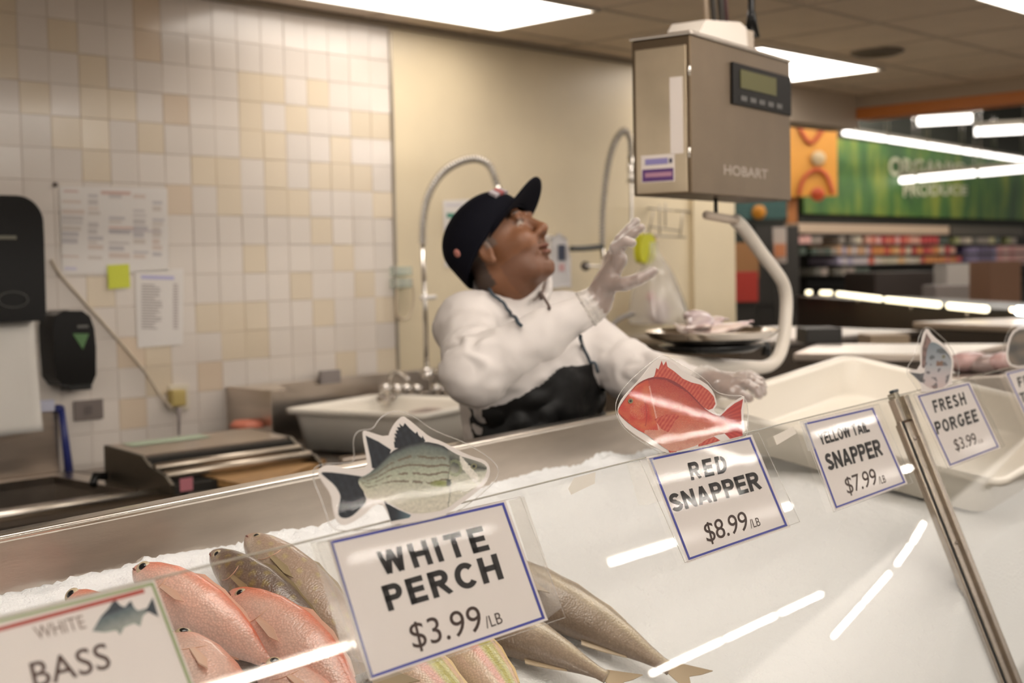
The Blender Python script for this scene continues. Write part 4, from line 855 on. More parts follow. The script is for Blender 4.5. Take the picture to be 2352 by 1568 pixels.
# pieces of fish in the pan
M_flesh = mat('fish_flesh', (.5, .5, .5), .3, vcol=True, coat=.4)
def fillet(label, cx, cy, ang, L, w, h, c0, c1, z):
    c = PC + np.array([cx, cy, z]); ax = np.array([math.cos(ang), math.sin(ang), .0]); ay = np.array([-math.sin(ang), math.cos(ang), 0]); V = []; col = []; mb = MB(); m, q = 26, 18
    for i in range(m + 1):
        t = i / m; k = (math.sin(math.pi * min(t * 1.05 + .02, 1)) ** .6 if t < .95 else .25) * (1 - .35 * t)
        for j in range(q):
            th = 2 * math.pi * j / q; p = c + ax * L * (t - .5) + ay * w * k * math.cos(th) + UU * (h * k * math.sin(th) + .008 * math.sin(t * 5 + cx * 40)); n = noise.noise(Vector(p * 45)); V.append(p + UU * .003 * n); col.append(mix(c0, c1, .5 + 1.2 * n))
    mb.v = [tuple(p) for p in V]; mb.c = col; mb.smooth = True
    for i in range(m):
        for j in range(q): k = (j + 1) % q; mb.f.append((i * q + j, i * q + k, (i + 1) * q + k, (i + 1) * q + j))
    mb.f += [tuple(range(q - 1, -1, -1)), tuple(m * q + j for j in range(q))]
    tag(obj('fish_fillet', mb, M_flesh), label, 'fish fillet', 'fish fillets in the scale pan')
fillet('greyish fish piece heaped at the back left of the scale pan', -.03, .02, .5, .20, .045, .020, (.62, .52, .50), (.40, .30, .32), .030)
fillet('pink fish piece at the right of the scale pan', .06, -.02, -.5, .17, .045, .018, (.66, .54, .50), (.52, .36, .36), .018)
fillet('pale fish piece at the front left of the scale pan', -.07, -.06, -.6, .19, .040, .018, (.70, .58, .50), (.56, .42, .36), .012)

# ================================================================== THE PERSON
def man():
    F_h = unit(RR * math.cos(math.radians(24)) - VV * math.sin(math.radians(24))); pit = math.radians(32)
    F = F_h * math.cos(pit) + UU * math.sin(pit); L = unit(np.cross(F, UU)); H = np.cross(L, F); S = 1.02
    O = P(1118, 574, 3.22) - L * .079 * S
    hd = lambda f, l, u: O + S * (F * f + L * l + H * u)
    HM = np.array([F, L, H])
    FB = unit(RR * .75 - VV * .66); LB = np.cross(FB, UU); BM = np.array([FB, LB, UU])
    neck = P(1182, 672, 3.34); pelvis = P(1232, 1120, 3.42)
    rs, ls = P(1078, 748, 3.23), P(1300, 745, 3.47)
    re, rw = P(1090, 858, 2.98), P(1372, 694, 2.98)
    le, lw_ = P(1452, 856, 3.34), P(1636, 882, 3.13)
    chest = P(1205, 830, 3.37)
    person = None
    # ---------------- body (skin): head, neck, trunk, arms, hands, legs in one surface
    b = SDF(.004)
    b.cap(pelvis, chest, .115, .125, .03); b.cap(chest + UU * .04 + LB * .07, chest + UU * .04 - LB * .07, .09, .09, .04); b.cap(rs, ls, .05, .05, .04)
    b.cap(neck - UU * .06, neck, .062, .060, .03)
    b.cap(neck, hd(-.035, 0, -.05), .068, .064, .02); b.cap(neck + FB * .02, hd(.0, 0, -.085), .058, .055, .03)
    b.ell(hd(-.012, 0, .050), (.100 * S, .078 * S, .088 * S), HM, .02)
    b.ell(hd(.036, 0, -.012), (.062 * S, .064 * S, .088 * S), HM, .02)
    b.ell(hd(.030, 0, -.070), (.058 * S, .058 * S, .040 * S), HM, .02)
    b.cap(hd(.055, .026, -.090), hd(.055, -.026, -.090), .026, .026, .02); b.cap(hd(.078, 0, -.102), hd(.082, 0, -.098), .019, .017, .016)
    for s in (1, -1):
        b.ell(hd(.072, .036 * s, -.022), (.026, .026, .026), HM, .02); b.ell(hd(.090, .031 * s, .040), (.014, .026, .010), HM, .012)
        b.ell(hd(.103, .032 * s, .019), (.013, .017, .010), HM, .010, -1); b.ell(hd(.0835, .032 * s, .019), (.0125, .0125, .0120), HM, .003)
        b.ell(hd(.0925, .032 * s, .0265), (.007, .017, .0042), HM, .004)
        b.ell(hd(-.004, .080 * s, -.002), (.019, .009, .033), HM, .006); b.ell(hd(-.001, .089 * s, .002), (.011, .006, .020), HM, .005, -1); b.ell(hd(.002, .083 * s, -.030), (.010, .006, .010), HM, .005)
        b.ell(hd(.109, .0155 * s, -.022), (.0115, .0085, .0095), HM, .006)
        b.cap(hd(.097, .020 * s, -.030), hd(.086, .034 * s, -.062), .006, .004, .012)
    b.cap(hd(.099, 0, .022), hd(.118, 0, -.012), .0085, .0115, .012); b.ell(hd(.120, 0, -.018), (.0125, .0120, .0110), HM, .008)
    for s in (1, -1): b.ell(hd(.1145, .0085 * s, -.0305), (.006, .0045, .0045), HM, .003, -1)
    b.ell(hd(.1005, 0, -.0525), (.0105, .024, .0060), HM, .006); b.ell(hd(.0970, 0, -.0690), (.0110, .022, .0066), HM, .006); b.ell(hd(.1085, 0, -.0610), (.010, .020, .0022), HM, .002, -1)
    b.ell(hd(.092, 0, -.083), (.006, .018, .004), HM, .006, -1)
    b.cap(rs, re, .048, .042, .03); b.cap(re, rw, .042, .027, .02); b.cap(ls, le, .048, .042, .03); b.cap(le, lw_, .042, .027, .02)
    hips = [pelvis + LB * s * .085 - UU * .02 for s in (1, -1)]; feet = [np.array([h[0], h[1], .10]) for h in hips]
    b.cap(hips[0], hips[1], .105, .105, .03)
    for h, f in zip(hips, feet): k = (h + f) / 2 + FB * .02; b.cap(h, k, .085, .060, .03); b.cap(k, f, .058, .040, .02); b.cap(f - UU * .05, f - UU * .055 + FB * .13, .038, .030, .02)
    # hands: palm, thumb pad, five separate fingers
    hand_r = dict(index=[(1424, 596, 2.930), (1412, 570, 2.915), (1434, 553, 2.905), (1452, 558, 2.90)], middle=[(1416, 590, 2.955), (1432, 556, 2.945), (1455, 536, 2.94), (1472, 523, 2.935)],
                  ring=[(1410, 588, 2.985), (1424, 550, 2.985), (1446, 526, 2.985), (1461, 508, 2.985)], little=[(1402, 596, 3.010), (1412, 566, 3.025), (1426, 546, 3.03), (1438, 532, 3.035)], thumb=[(1402, 652, 2.945), (1436, 652, 2.905), (1468, 641, 2.890), (1500, 624, 2.885)])
    hand_l = dict(index=[(1694, 888, 3.045), (1716, 882, 3.025), (1735, 893, 3.015), (1744, 908, 3.01)], middle=[(1700, 881, 3.065), (1726, 874, 3.05), (1745, 886, 3.04), (1753, 902, 3.035)],
                  ring=[(1702, 874, 3.09), (1728, 866, 3.08), (1746, 876, 3.07), (1753, 890, 3.065)], little=[(1700, 868, 3.115), (1720, 860, 3.11), (1735, 866, 3.105), (1742, 876, 3.10)], thumb=[(1660, 892, 3.065), (1682, 902, 3.03), (1702, 908, 3.015), (1720, 914, 3.005)])
    FR = dict(index=(.0105, .0095, .0088, .0078), middle=(.0108, .0098, .009, .008), ring=(.0103, .0094, .0086, .0077), little=(.0092, .0083, .0076, .0068), thumb=(.016, .013, .0112, .0095))
    def hand(sd, w, hand_, g, only=False):
        for nm, pts in hand_.items():
            q = [P(*p) for p in pts]; rr = [v + g for v in FR[nm]]
            sd.cap(w, q[0], .024 + g, .013 + g, .012 if nm != 'thumb' else .014)
            for i in range(3): sd.cap(q[i], q[i + 1], rr[i], rr[i + 1], .005 if i else .008)
        for a, c in (('index', 'middle'), ('middle', 'ring'), ('ring', 'little')): sd.cap(P(*hand_[a][0]), P(*hand_[c][0]), .0125 + g, .0125 + g, .008)
    hand(b, rw, hand_r, 0); hand(b, lw_, hand_l, 0)
    V, Q = b.mesh(1)
    # skin colours: brows, eyes, lips, hair, stubble, nails
    lo = (V - O) / S; f, l, u = lo @ F, lo @ L, lo @ H; al = np.abs(l)
    col = np.tile(np.array([.185, .078, .036]), (len(V), 1)); nz = vnoise(V, 30)
    col *= (1 + .10 * nz)[:, None]
    headm = (np.linalg.norm(lo, axis=1) < .17)
    def paint(mask, c, k=1.0): col[mask] = col[mask] * (1 - k) + np.array(c) * k
    paint(headm & (u < -.045) & (f > .0) & (f < .115), (.11, .050, .030), .5)
    paint(headm & (u < -.052) & (u > -.072) & (al < .023) & (f > .098), (.16, .055, .040), .75)
    paint(headm & (u > -.048) & (u < -.040) & (al < .026) & (f > .09), (.06, .04, .03), .55)
    paint(headm & (np.abs(u - .0475 + .25 * (al - .03) ** 2 * 40) < .0055) & (al > .014) & (al < .054) & (f > .07), (.025, .018, .014), .85)
    for s in (1, -1):
        d = lo - np.array([0, 0, 0]); e = np.sqrt(((l - .032 * s) / .0135) ** 2 + ((u - .0175) / .0058) ** 2); paint(headm & (e < 1) & (f > .085), (.36, .30, .25), .9)
        e = np.sqrt(((l - .030 * s) / .0055) ** 2 + ((u - .0185) / .0055) ** 2); paint(headm & (e < 1) & (f > .085), (.012, .008, .006))
        e = ((l - .032 * s) / .019) ** 2 + ((u - .023) / .004) ** 2; paint(headm & (e < 1) & (f > .075), (.05, .025, .018), .6)
    paint(headm & (f < .012) & (f > -.2) & (u > .004) & (al > .03) & ~((al > .074) & (f > -.03)), (.05, .045, .04), .8)
    paint(headm & (f < -.03) & (u > -.075), (.03, .025, .022), .85)
    paint(headm & (np.abs(f - .014) < .012) & (u > .0) & (u < .06) & (al > .05), (.13, .12, .11), .55)
    skin = mat('skin', (.4, .2, .1), .45, vcol=True, spec=.45, sss=.06)
    person = arr('person', V, Q, skin, None, col, (pelvis[0], pelvis[1], 0))
    tag(person, 'person in white jacket, black apron and dark cap reaching up with a gloved hand', 'person')
    # ---------------- jacket
    j = SDF(.0065)
    j.ell(chest - UU * .01, (.150, .200, .185), BM, .04); j.ell((chest + pelvis) / 2 + FB * .01, (.155, .185, .24), BM, .05); j.cap(pelvis + UU * .06, pelvis - UU * .10, .165, .175, .05)
    j.cap(rs + UU * .0, ls + UU * .0, .068, .066, .05); j.cap(neck - UU * .045, rs, .056, .066, .05); j.cap(neck - UU * .055, ls, .052, .062, .05)
    j.cap(rs, re, .076, .070, .035); j.cap(re, re * .45 + rw * .55, .069, .052, .03); j.cap(re * .45 + rw * .55, rw * .95 + re * .05, .052, .037, .02)
    j.cap(ls, le, .072, .066, .035); j.cap(le, le * .12 + lw_ * .88, .064, .037, .03)
    up_n = unit(hd(-.03, 0, -.05) - neck); e1 = unit(np.cross(up_n, LB)); e2 = np.cross(up_n, e1)
    ringp = [neck + up_n * (.006 - .012 * math.cos(t)) + FB * .004 + (e1 * math.cos(t) * .088 + e2 * math.sin(t) * .083) for t in np.linspace(0, 2 * math.pi, 25)]
    for a, c in zip(ringp[:-1], ringp[1:]): j.cap(a, c, .011, .011, .010); j.cap(a + up_n * .034, c + up_n * .034, .0085, .0085, .010)
    j.cap(neck - up_n * .0, neck + up_n * .14, .074, .073, .006, -1); j.cap(rw, rw * .9 + re * .1, .027, .030, .004, -1); j.cap(lw_, lw_ * .88 + le * .12, .027, .030, .004, -1)
    V, Q = j.mesh(2); N = vnormals(V, Q)
    def seg(V, a, c): d = c - a; t = np.clip(((V - a) @ d) / (d @ d), 0, 1); return t, np.linalg.norm(V - a - t[:, None] * d, axis=1)
    t1, d1 = seg(V, re, rw); t2, d2 = seg(V, rs, re); t3, d3 = seg(V, le, lw_); t4, d4 = seg(V, ls, le)
    n1 = vnoise(V * np.array([1, 1, 1.6]), 16); n2 = vnoise(V, 38, 3)
    # soft folds: bands across the sleeves near the elbows, long slanting folds on the trunk
    ang = (V - re) @ unit(re - rs)
    w1 = np.exp(-((t1 - .12) / .22) ** 2) * (d1 < .10); w2 = np.exp(-((t2 - .8) / .3) ** 2) * (d2 < .11)
    disp = .0050 * n1 + .0022 * n2 + .0032 * w1 * np.sin(t1 * 26 + 5 * n1) + .0030 * w2 * np.sin(t2 * 22 + 5 * n1) + .004 * np.exp(-((t3 - .3) / .4) ** 2) * (d3 < .09) * np.sin(t3 * 26 + 5 * n1)
    body = np.clip(1 - np.minimum(np.minimum(d1, d2), np.minimum(d3, d4)) / .0, 0, 0) if False else ((d1 > .1) & (d3 > .1))
    disp = disp + .006 * body * np.sin(((V - chest) @ unit(UU * .5 + LB * .85 + FB * .3)) * 48 + 5 * n1) * np.clip((chest[2] + .02 - V[:, 2]) / .15, 0, 1)
    V = V + N * disp[:, None]
    jk = arr('jacket', V, Q, mat('jacket_cloth', (.64, .595, .565), .75, bump=.08, bscale=700), person)
    N = vnormals(V, Q)
    # collar seam, zip and pull
    pz0 = neck + FB * .083 + up_n * .03; onj0 = lambda px, py: V[min((k for k in np.where(np.linalg.norm((V - CAM) - ((V - CAM) @ unit(ray(px, py)))[:, None] * unit(ray(px, py)), axis=1) < .014)[0]), key=lambda i: (V[i] - CAM) @ unit(ray(px, py)), default=0)] - unit(ray(px, py)) * .004; zp = [onj0(*q) for q in ((1250, 680), (1254, 688), (1257, 696))]
    obj('zipper', MB().tube(arc(zp, 5), .0035, 6), mat('zip', (.10, .07, .06), .4), jk)
    a = onj0(1252, 678); obj('zip_pull', MB().tube([a, a - UU * .018 + RR * .004], [.0055, .007], 8), mat('zip'), jk)
    # ---------------- apron: a sheet lying on the jacket front
    d = V - chest; fr = d @ FB; la = d @ LB; z = d @ UU
    edge = np.clip(.055 + (-z) * 1.4, .05, .34)        # near edge slants outwards going down
    nf = N @ FB; d_arm = np.minimum(np.minimum(d1, d2 + (t2 < .3) * .1), np.minimum(d3, d4 + (t4 < .4) * .1))
    top_z = .00
    ok = (fr > -.02) & (nf > -.15) & (z < top_z) & (la < edge) & (la > -.20) & (d_arm > .080)
    fm = ok[Q].all(1); q = Q[fm]; used = np.unique(q); mp = -np.ones(len(V), int); mp[used] = np.arange(len(used)); va = V[used] + N[used] * .009
    q2 = mp[q]; va = relax(va, q2, 6, .4) + N[used] * .004
    ap = arr('apron', va, q2, mat('apron_black', (.004, .004, .004), .45, spec=.25, bump=.2, bscale=40), person)
    so = ap.modifiers.new('solid', 'SOLIDIFY'); so.thickness = .003; so.offset = 1
    def onjacket(px, py, dd):                          # a point of the jacket under a picture point, lifted a little
        best = None; rr = unit(ray(px, py)); w = V - CAM; t = w @ rr; dist = np.linalg.norm(w - t[:, None] * rr, axis=1); k = np.where(dist < .012)[0]
        if len(k) == 0: return P(px, py, dd)
        i = k[np.argmin(t[k])]; return V[i] + N[i] * .007 - rr * .006
    for pts in ([(1124, 660), (1140, 676), (1160, 694), (1178, 718), (1192, 742)], [(1334, 776), (1346, 800), (1358, 826), (1366, 852)]):
        obj('apron_strap', MB().tube(arc([onjacket(q[0], q[1], 3.2) for q in arc([np.array(p_, float) for p_ in pts], 4)], 2), .0042, 8), mat('strap', (.035, .05, .065), .6), ap)
    # ---------------- trousers and shoes (behind the case)
    t = SDF(.010)
    t.cap(hips[0], hips[1], .125, .125, .03)
    for h, f_ in zip(hips, feet): k = (h + f_) / 2 + FB * .02; t.cap(h, k, .10, .078, .03); t.cap(k, f_ + UU * .02, .078, .066, .02)
    V2, Q2 = t.mesh(2); arr('trousers', V2, Q2, mat('trouser', (.02, .022, .03), .8), person)
    for f_ in feet:
        s_ = SDF(.006); s_.cap(f_ - UU * .045 - FB * .03, f_ - UU * .055 + FB * .15, .052, .042, .02); V2, Q2 = s_.mesh(2); V2[:, 2] = np.maximum(V2[:, 2], .002); arr('shoe', V2, Q2, mat('shoe', (.015, .015, .015), .4), person)
    # ---------------- gloves
    M_glove = film('glove_vinyl', .03, .25, (.97, .95, .92), white=.40)
    for nm, w, hh, el in (('right', rw, hand_r, re), ('left', lw_, hand_l, le)):
        g = SDF(.0036); hand(g, w, hh, .0022); dn = unit(el - w); g.cap(w, w + dn * .028, .031, .033, .01)
        for k in range(3): e1 = unit(np.cross(dn, UU)); e2 = np.cross(dn, e1); rg = [w + dn * (.004 + .012 * k) + (e1 * math.cos(x) + e2 * math.sin(x)) * (.032 + .003 * k) for x in np.linspace(0, 6.2832, 15)]; [g.cap(a, c, .0045, .0045, .006) for a, c in zip(rg[:-1], rg[1:])]
        V2, Q2 = g.mesh(1); N2 = vnormals(V2, Q2); V2 = V2 + N2 * (.0012 * vnoise(V2, 90))[:, None]
        arr('glove', V2, Q2, M_glove, person)
    # ---------------- cap
    CO = hd(-.016, 0, .050); tl = math.radians(13); cf = F * math.cos(tl) + H * math.sin(tl); ch = np.cross(L, cf) ; ch = ch if ch @ H > 0 else -ch
    A, Bq, Hc = .114 * S, .0885 * S, .088 * S; mb = MB(); mb.smooth = True; n, m = 48, 18; prof = [(1.0, -.22), (1.01, -.10), (1.0, .06)] + [(math.cos(a) ** .85, .06 + math.sin(a)) for a in np.linspace(.12, 1.5, m)]
    for (rr, zz) in prof:
        for k in range(n):
            a = 2 * math.pi * k / n; back = .5 - .5 * math.cos(a); drop = -.046 * back if zz < 0 else 0
            seam = 1 - .012 * abs(math.cos(3 * a)) ** 8
            mb.v.append(tuple(CO + cf * (A * rr * seam * math.cos(a)) + L * (Bq * rr * seam * math.sin(a)) + ch * (Hc * zz * .92 + drop)))
    np_ = len(prof)
    for i in range(np_ - 1):
        for k in range(n): kk = (k + 1) % n; mb.f.append((i * n + k, i * n + kk, (i + 1) * n + kk, (i + 1) * n + k))
    mb.f.append(tuple((np_ - 1) * n + k for k in range(n)))
    M_cap = mat('cap_navy', (.004, .004, .008), .8, spec=.12, bump=.1, bscale=400)
    cp = obj('cap', mb, M_cap, person); so = cp.modifiers.new('solid', 'SOLIDIFY'); so.thickness = .003; so.offset = -1
    obj('cap_button', MB().ball(CO + ch * (Hc * .975), (.007, .007, .004), cf, L, ch), mat('cap_trim', (.35, .22, .24), .6), cp)
    # bill: curved visor
    mb = MB(); mb.smooth = True; na, nr = 25, 9
    for i in range(na):
        a = math.radians(-74 + 148 * i / (na - 1)); p0 = cf * (A * math.cos(a)) + L * (Bq * math.sin(a))
        out = .080 * S * (math.cos(a) ** .55); 
        for k in range(nr):
            t_ = k / (nr - 1); q = p0 + cf * out * t_ + L * (math.sin(a) * .004 * t_); lat = q @ L
            mb.v.append(tuple(CO + q + ch * (-.014 + .012 * t_ - 3.4 * lat * lat)))
    for i in range(na - 1):
        for k in range(nr - 1): mb.f.append((i * nr + k, i * nr + k + 1, (i + 1) * nr + k + 1, (i + 1) * nr + k))
    bl = obj('bill', mb, M_cap, cp); so = bl.modifiers.new('solid', 'SOLIDIFY'); so.thickness = .004; so.offset = 0
    # small round patch on the side and worn lettering on the front of the crown
    a = math.radians(118); pc = CO + cf * (A * 1.012 * math.cos(a)) + L * (Bq * 1.012 * math.sin(a)) + ch * (-.002); nn = unit(cf * math.cos(a) * .8 + L * math.sin(a))
    e1 = unit(np.cross(nn, ch)); obj('side_patch', MB().lathe(pc, [(.0, .002), (.010, .0018), (.0115, -.003)], e1, np.cross(nn, e1), nn, 18), mat('patch', (.55, .22, .18), .6), cp)
    for k, (aa, cc) in enumerate(((14, (.45, .40, .42)), (4, (.40, .12, .12)), (-6, (.45, .40, .42)))):
        a = math.radians(aa + 12); pc = CO + cf * (A * .985 * math.cos(a)) + L * (Bq * .985 * math.sin(a)) + ch * (.040); nn = unit(cf * math.cos(a) * .85 + L * math.sin(a) + ch * .35); e1 = unit(np.cross(nn, ch)); e2 = np.cross(nn, e1)
        obj('front_emblem', MB().fbox(pc, e1, e2, nn, -.007, .007, -.012, .012, -.004, .0035), mat('emblem%d' % k, cc, .6), cp)
    return person
man()

fillet('greyish fish piece lying on the heap in the middle of the scale pan', .03, .05, .2, .19, .045, .020, (.58, .48, .47), (.36, .26, .28), .042)
fillet('pinkish fish piece leaning over the left rim of the scale pan', -.10, .01, 1.0, .18, .040, .016, (.68, .56, .50), (.50, .36, .33), .020)
fillet('pale pink fish piece on the right rim side of the scale pan', .09, .05, -.2, .17, .042, .018, (.66, .54, .50), (.48, .34, .34), .024)
# ================================================================== BACK WALL AND BACK COUNTER
def wbx(mb, x0, y0, x1, y1, o0, o1):                # box on the wall whose front face covers the picture rectangle
    s0, z1 = wpx(x0, y0, o1); s1, z0 = wpx(x1, y1, o1); return mb.wbox(min(s0, s1), max(s0, s1), min(z0, z1), max(z0, z1), o0, o1)
def wq(x, y, o): s_, z_ = wpx(x, y, o); return W(s_, z_, o)
M_sheet = mat('notice_paper', (.74, .70, .66), .6)
def towel():
    s0, z1 = wpx(-70, 446, .2); s1, z0 = wpx(109, 736, .2)
    r = thing('towel_dispenser', 'big black paper towel dispenser on the tiles at the left edge', 'towel dispenser', W((s0 + s1) / 2, z0, .1))
    pr = [W(s0, z0, .012)]; R_ = .09
    pr = [(s0, z0), (s1 - .012, z0), (s1 - .003, z0 + .03), (s1, z1 - R_ * 1.6)] + [(s1 - R_ + R_ * math.cos(a), z1 - R_ + R_ * math.sin(a)) for a in np.linspace(.15, 1.57, 9)] + [(s0 + R_ + R_ * math.cos(a), z1 - R_ + R_ * math.sin(a)) for a in np.linspace(1.57, 3.14, 9)]
    obj('cover', MB().prism([W(a, b, .008) for a, b in pr], -NW * .192), M_black, r, .014, seg=4)
    e = [wq(30 + 34 * math.cos(t), 688 + 18 * math.sin(t), .203) for t in np.linspace(0, 6.2832, 25)]; obj('lock_outline', MB().tube(e, .0016, 6, False), mat('grey_line', (.12, .12, .11), .4), r)
    m = MB(); wbx(m, -5, 541, 38, 549, .2005, .2015); obj('small_mark', m, mat('mark_olive', (.16, .15, .11), .5), r)
    p = thing('paper_towel', 'white paper towel sheet hanging out of the black dispenser', 'paper towel', W(s0 + .1, 1.0, .12)); mb = MB(); a = wpx(-60, 737, .13); b = wpx(82, 737, .13); zb = wpx(20, 1002, .13)[1]; n = 14; mb.smooth = True
    for i in range(n + 1):
        for k in range(9): t = i / n; u_ = k / 8; mb.v.append(tuple(W(a[0] + (b[0] - a[0]) * u_ + .012 * t * u_, a[1] - .004 + (zb - a[1]) * t + .01 * u_ * t, .12 + .014 * math.sin(u_ * 5 + t * 2) * t)))
    mb.f = [(i * 9 + k, i * 9 + k + 1, (i + 1) * 9 + k + 1, (i + 1) * 9 + k) for i in range(n) for k in range(8)]
    o = obj('sheet', mb, mat('towel_paper', (.76, .72, .66), .8, bump=.1, bscale=300), p); q = o.modifiers.new('s', 'SOLIDIFY'); q.thickness = .001
towel()
def soap():
    s0, z1 = wpx(121, 716, .11); s1, z0 = wpx(224, 880, .11); r = thing('soap_dispenser', 'black soap dispenser with a green triangle right of the towel dispenser', 'soap dispenser', W((s0 + s1) / 2, z0, .06))
    w = s1 - s0; h = z1 - z0; pr = [(s0 + .03 * w, z0 + .12 * h), (s0 + .16 * w, z0 + .01 * h), (s0 + .35 * w, z0), (s1 - .12 * w, z0), (s1 - .02 * w, z0 + .12 * h), (s1, z0 + .5 * h), (s1 - .03 * w, z1 - .25 * h), (s1 - .12 * w, z1 - .08 * h), (s1 - .30 * w, z1), (s0 + .25 * w, z1), (s0 + .06 * w, z1 - .05 * h), (s0, z1 - .2 * h), (s0, z0 + .5 * h)]
    obj('body', MB().prism([W(a, b, .008) for a, b in pr], -NW * .10), M_black, r, .012, seg=4)
    m = MB(); wbx(m, 160, 868, 213, 894, .03, .10); obj('nozzle', m, mat('black_soft', (.02, .02, .02), .4), r, .006)
    obj('triangle', MB().prism([wq(166, 766, .1095), wq(204, 766, .1095), wq(190, 802, .1095)], -NW * .002), mat('triangle_green', (.09, .19, .07), .5), r)
    m = MB(); wbx(m, 178, 747, 203, 752, .1085, .110); obj('small_mark', m, mat('grey_line'), r)
soap()
def sheet(name, label, cat, c, m, off=.009, lines=(), group=None, th=.0008, curl=0.0):
    """paper taped to the wall: c = 4 picture corners, lines = (x0, y0, x1, y1, colour) printed bars in picture units"""
    cen = sum(wq(*p, off) for p in c) / 4; r = thing(name, label, cat, cen - UU * .1, group)
    q = [wq(*p, off) for p in c]; obj('sheet', MB().prism(q, -NW * th), m, r)
    for (x0, y0, x1, y1, col) in lines:
        k = 'print%.2f%.2f%.2f' % col
        obj('print_block', MB().prism([wq(x0, y0, off + th + .0003), wq(x1, y0 + (x1 - x0) * .03, off + th + .0003), wq(x1, y1 + (x1 - x0) * .03, off + th + .0003), wq(x0, y1, off + th + .0003)], -NW * .0003), mat(k, col, .6), r)
    return r
rg = random.Random(11); blk = []
for (xa, xb) in ((142, 195), (202, 240), (250, 300), (306, 345), (350, 378)):
    y = 446
    while y < 590:
        h = rg.uniform(5, 13); g = rg.uniform(2.5, 6); c = rg.choice([(.56, .52, .50), (.60, .54, .49), (.52, .49, .49), (.64, .54, .48)]); wd = rg.uniform(.55, 1.0)
        if rg.random() < .8: blk.append((xa, y, xa + (xb - xa) * wd, y + h, c))
        y += h + g
blk += [(146, 436, 180, 441, (.62, .46, .42)), (232, 438, 300, 446, (.60, .42, .37)), (250, 526, 372, 530, (.55, .50, .52)), (250, 520, 310, 524, (.66, .45, .38)), (148, 612, 176, 620, (.60, .57, .66))]
sheet('wall_chart', 'large printed chart of small text taped to the tiles above the sticky note', 'chart', [(136, 428), (384, 432), (387, 622), (143, 630)], M_sheet, .0085, blk)
sheet('sticky_note', 'bright yellow green sticky note on the tiles', 'sticky note', [(246, 609), (296, 606), (299, 660), (249, 664)], mat('sticky_yellow', (.62, .66, .06), .6), .0125)
li = [(324, 632, 400, 640, (.46, .44, .66))]
y = 652
while y < 756: li.append((325, y, 325 + rg.uniform(26, 48), y + 3.4, (.42, .38, .36))); li.append((398, y, 409, y + 3.4, (.44, .38, .37))); y += 6.2
sheet('price_list', 'white printed list with two columns on the tiles right of the sticky note', 'list', [(310, 622), (421, 616), (420, 790), (316, 799)], M_sheet, .0085, li)
sheet('safety_notice', 'white notice with a green heading on the cream wall behind the cap', 'notice', [(1017, 460), (1103, 456), (1103, 610), (1021, 614)], M_sheet, .004, [(1026, 489, 1092, 500, (.05, .24, .17)), (1024, 468, 1080, 473, (.55, .52, .56)), (1022, 520, 1032, 535, (.50, .48, .58)), (1040, 520, 1090, 524, (.58, .55, .56)), (1040, 534, 1085, 538, (.58, .55, .56)), (1024, 570, 1034, 584, (.45, .44, .46)), (1040, 566, 1090, 570, (.58, .55, .56)), (1040, 582, 1084, 586, (.58, .55, .56))])
def switch():
    r = thing('wall_plate', 'grey metal switch plate on the tiles below the soap dispenser', 'wall plate', wq(205, 960, .01)); m = MB(); wbx(m, 170, 921, 239, 961, .007, .016); obj('plate', m, mat('plate_grey', (.17, .14, .125), .5), r, .003)
    m = MB(); wbx(m, 196, 932, 213, 950, .0165, .019); obj('socket', m, mat('plate_dark', (.12, .10, .09), .5), r, .001)
switch()
m = MB(); m.lathe(wq(126, 424, .006), [(.0, .012), (.008, .010), (.009, 0)], DW, UU, -NW, 14); tag(obj('wall_screw', m, mat('plate_grey')), 'small screw head on the tiles above the black towel dispenser', 'screw')
def cord():
    r = thing('power_cord', 'cream power cord running slanting down the tiles to a yellow plug', 'power cord', wq(410, 1000, .02))
    obj('cable', MB().tube(arc([wq(118, 596, .02), wq(136, 628, .018), wq(190, 690, .016), wq(260, 768, .016), wq(330, 850, .018), wq(372, 912, .03), wq(398, 938, .05)], 6), .0055, 8), mat('cord_cream', (.55, .47, .36), .5), r)
    m = MB(); wbx(m, 396, 896, 430, 932, .02, .06); obj('plug', m, mat('plug_yellow', (.48, .37, .13), .45), r, .008)
    obj('tail', MB().tube([wq(410, 935, .05), wq(411, 958, .05), wq(411, 1000, .05)], [.011, .007, .004], 8), mat('cord_grey', (.33, .28, .26), .5), r)
    m = MB(); wbx(m, 388, 885, 436, 940, .007, .014); obj('outlet_plate', m, mat('outlet', (.66, .60, .48), .5), r, .002)
cord()

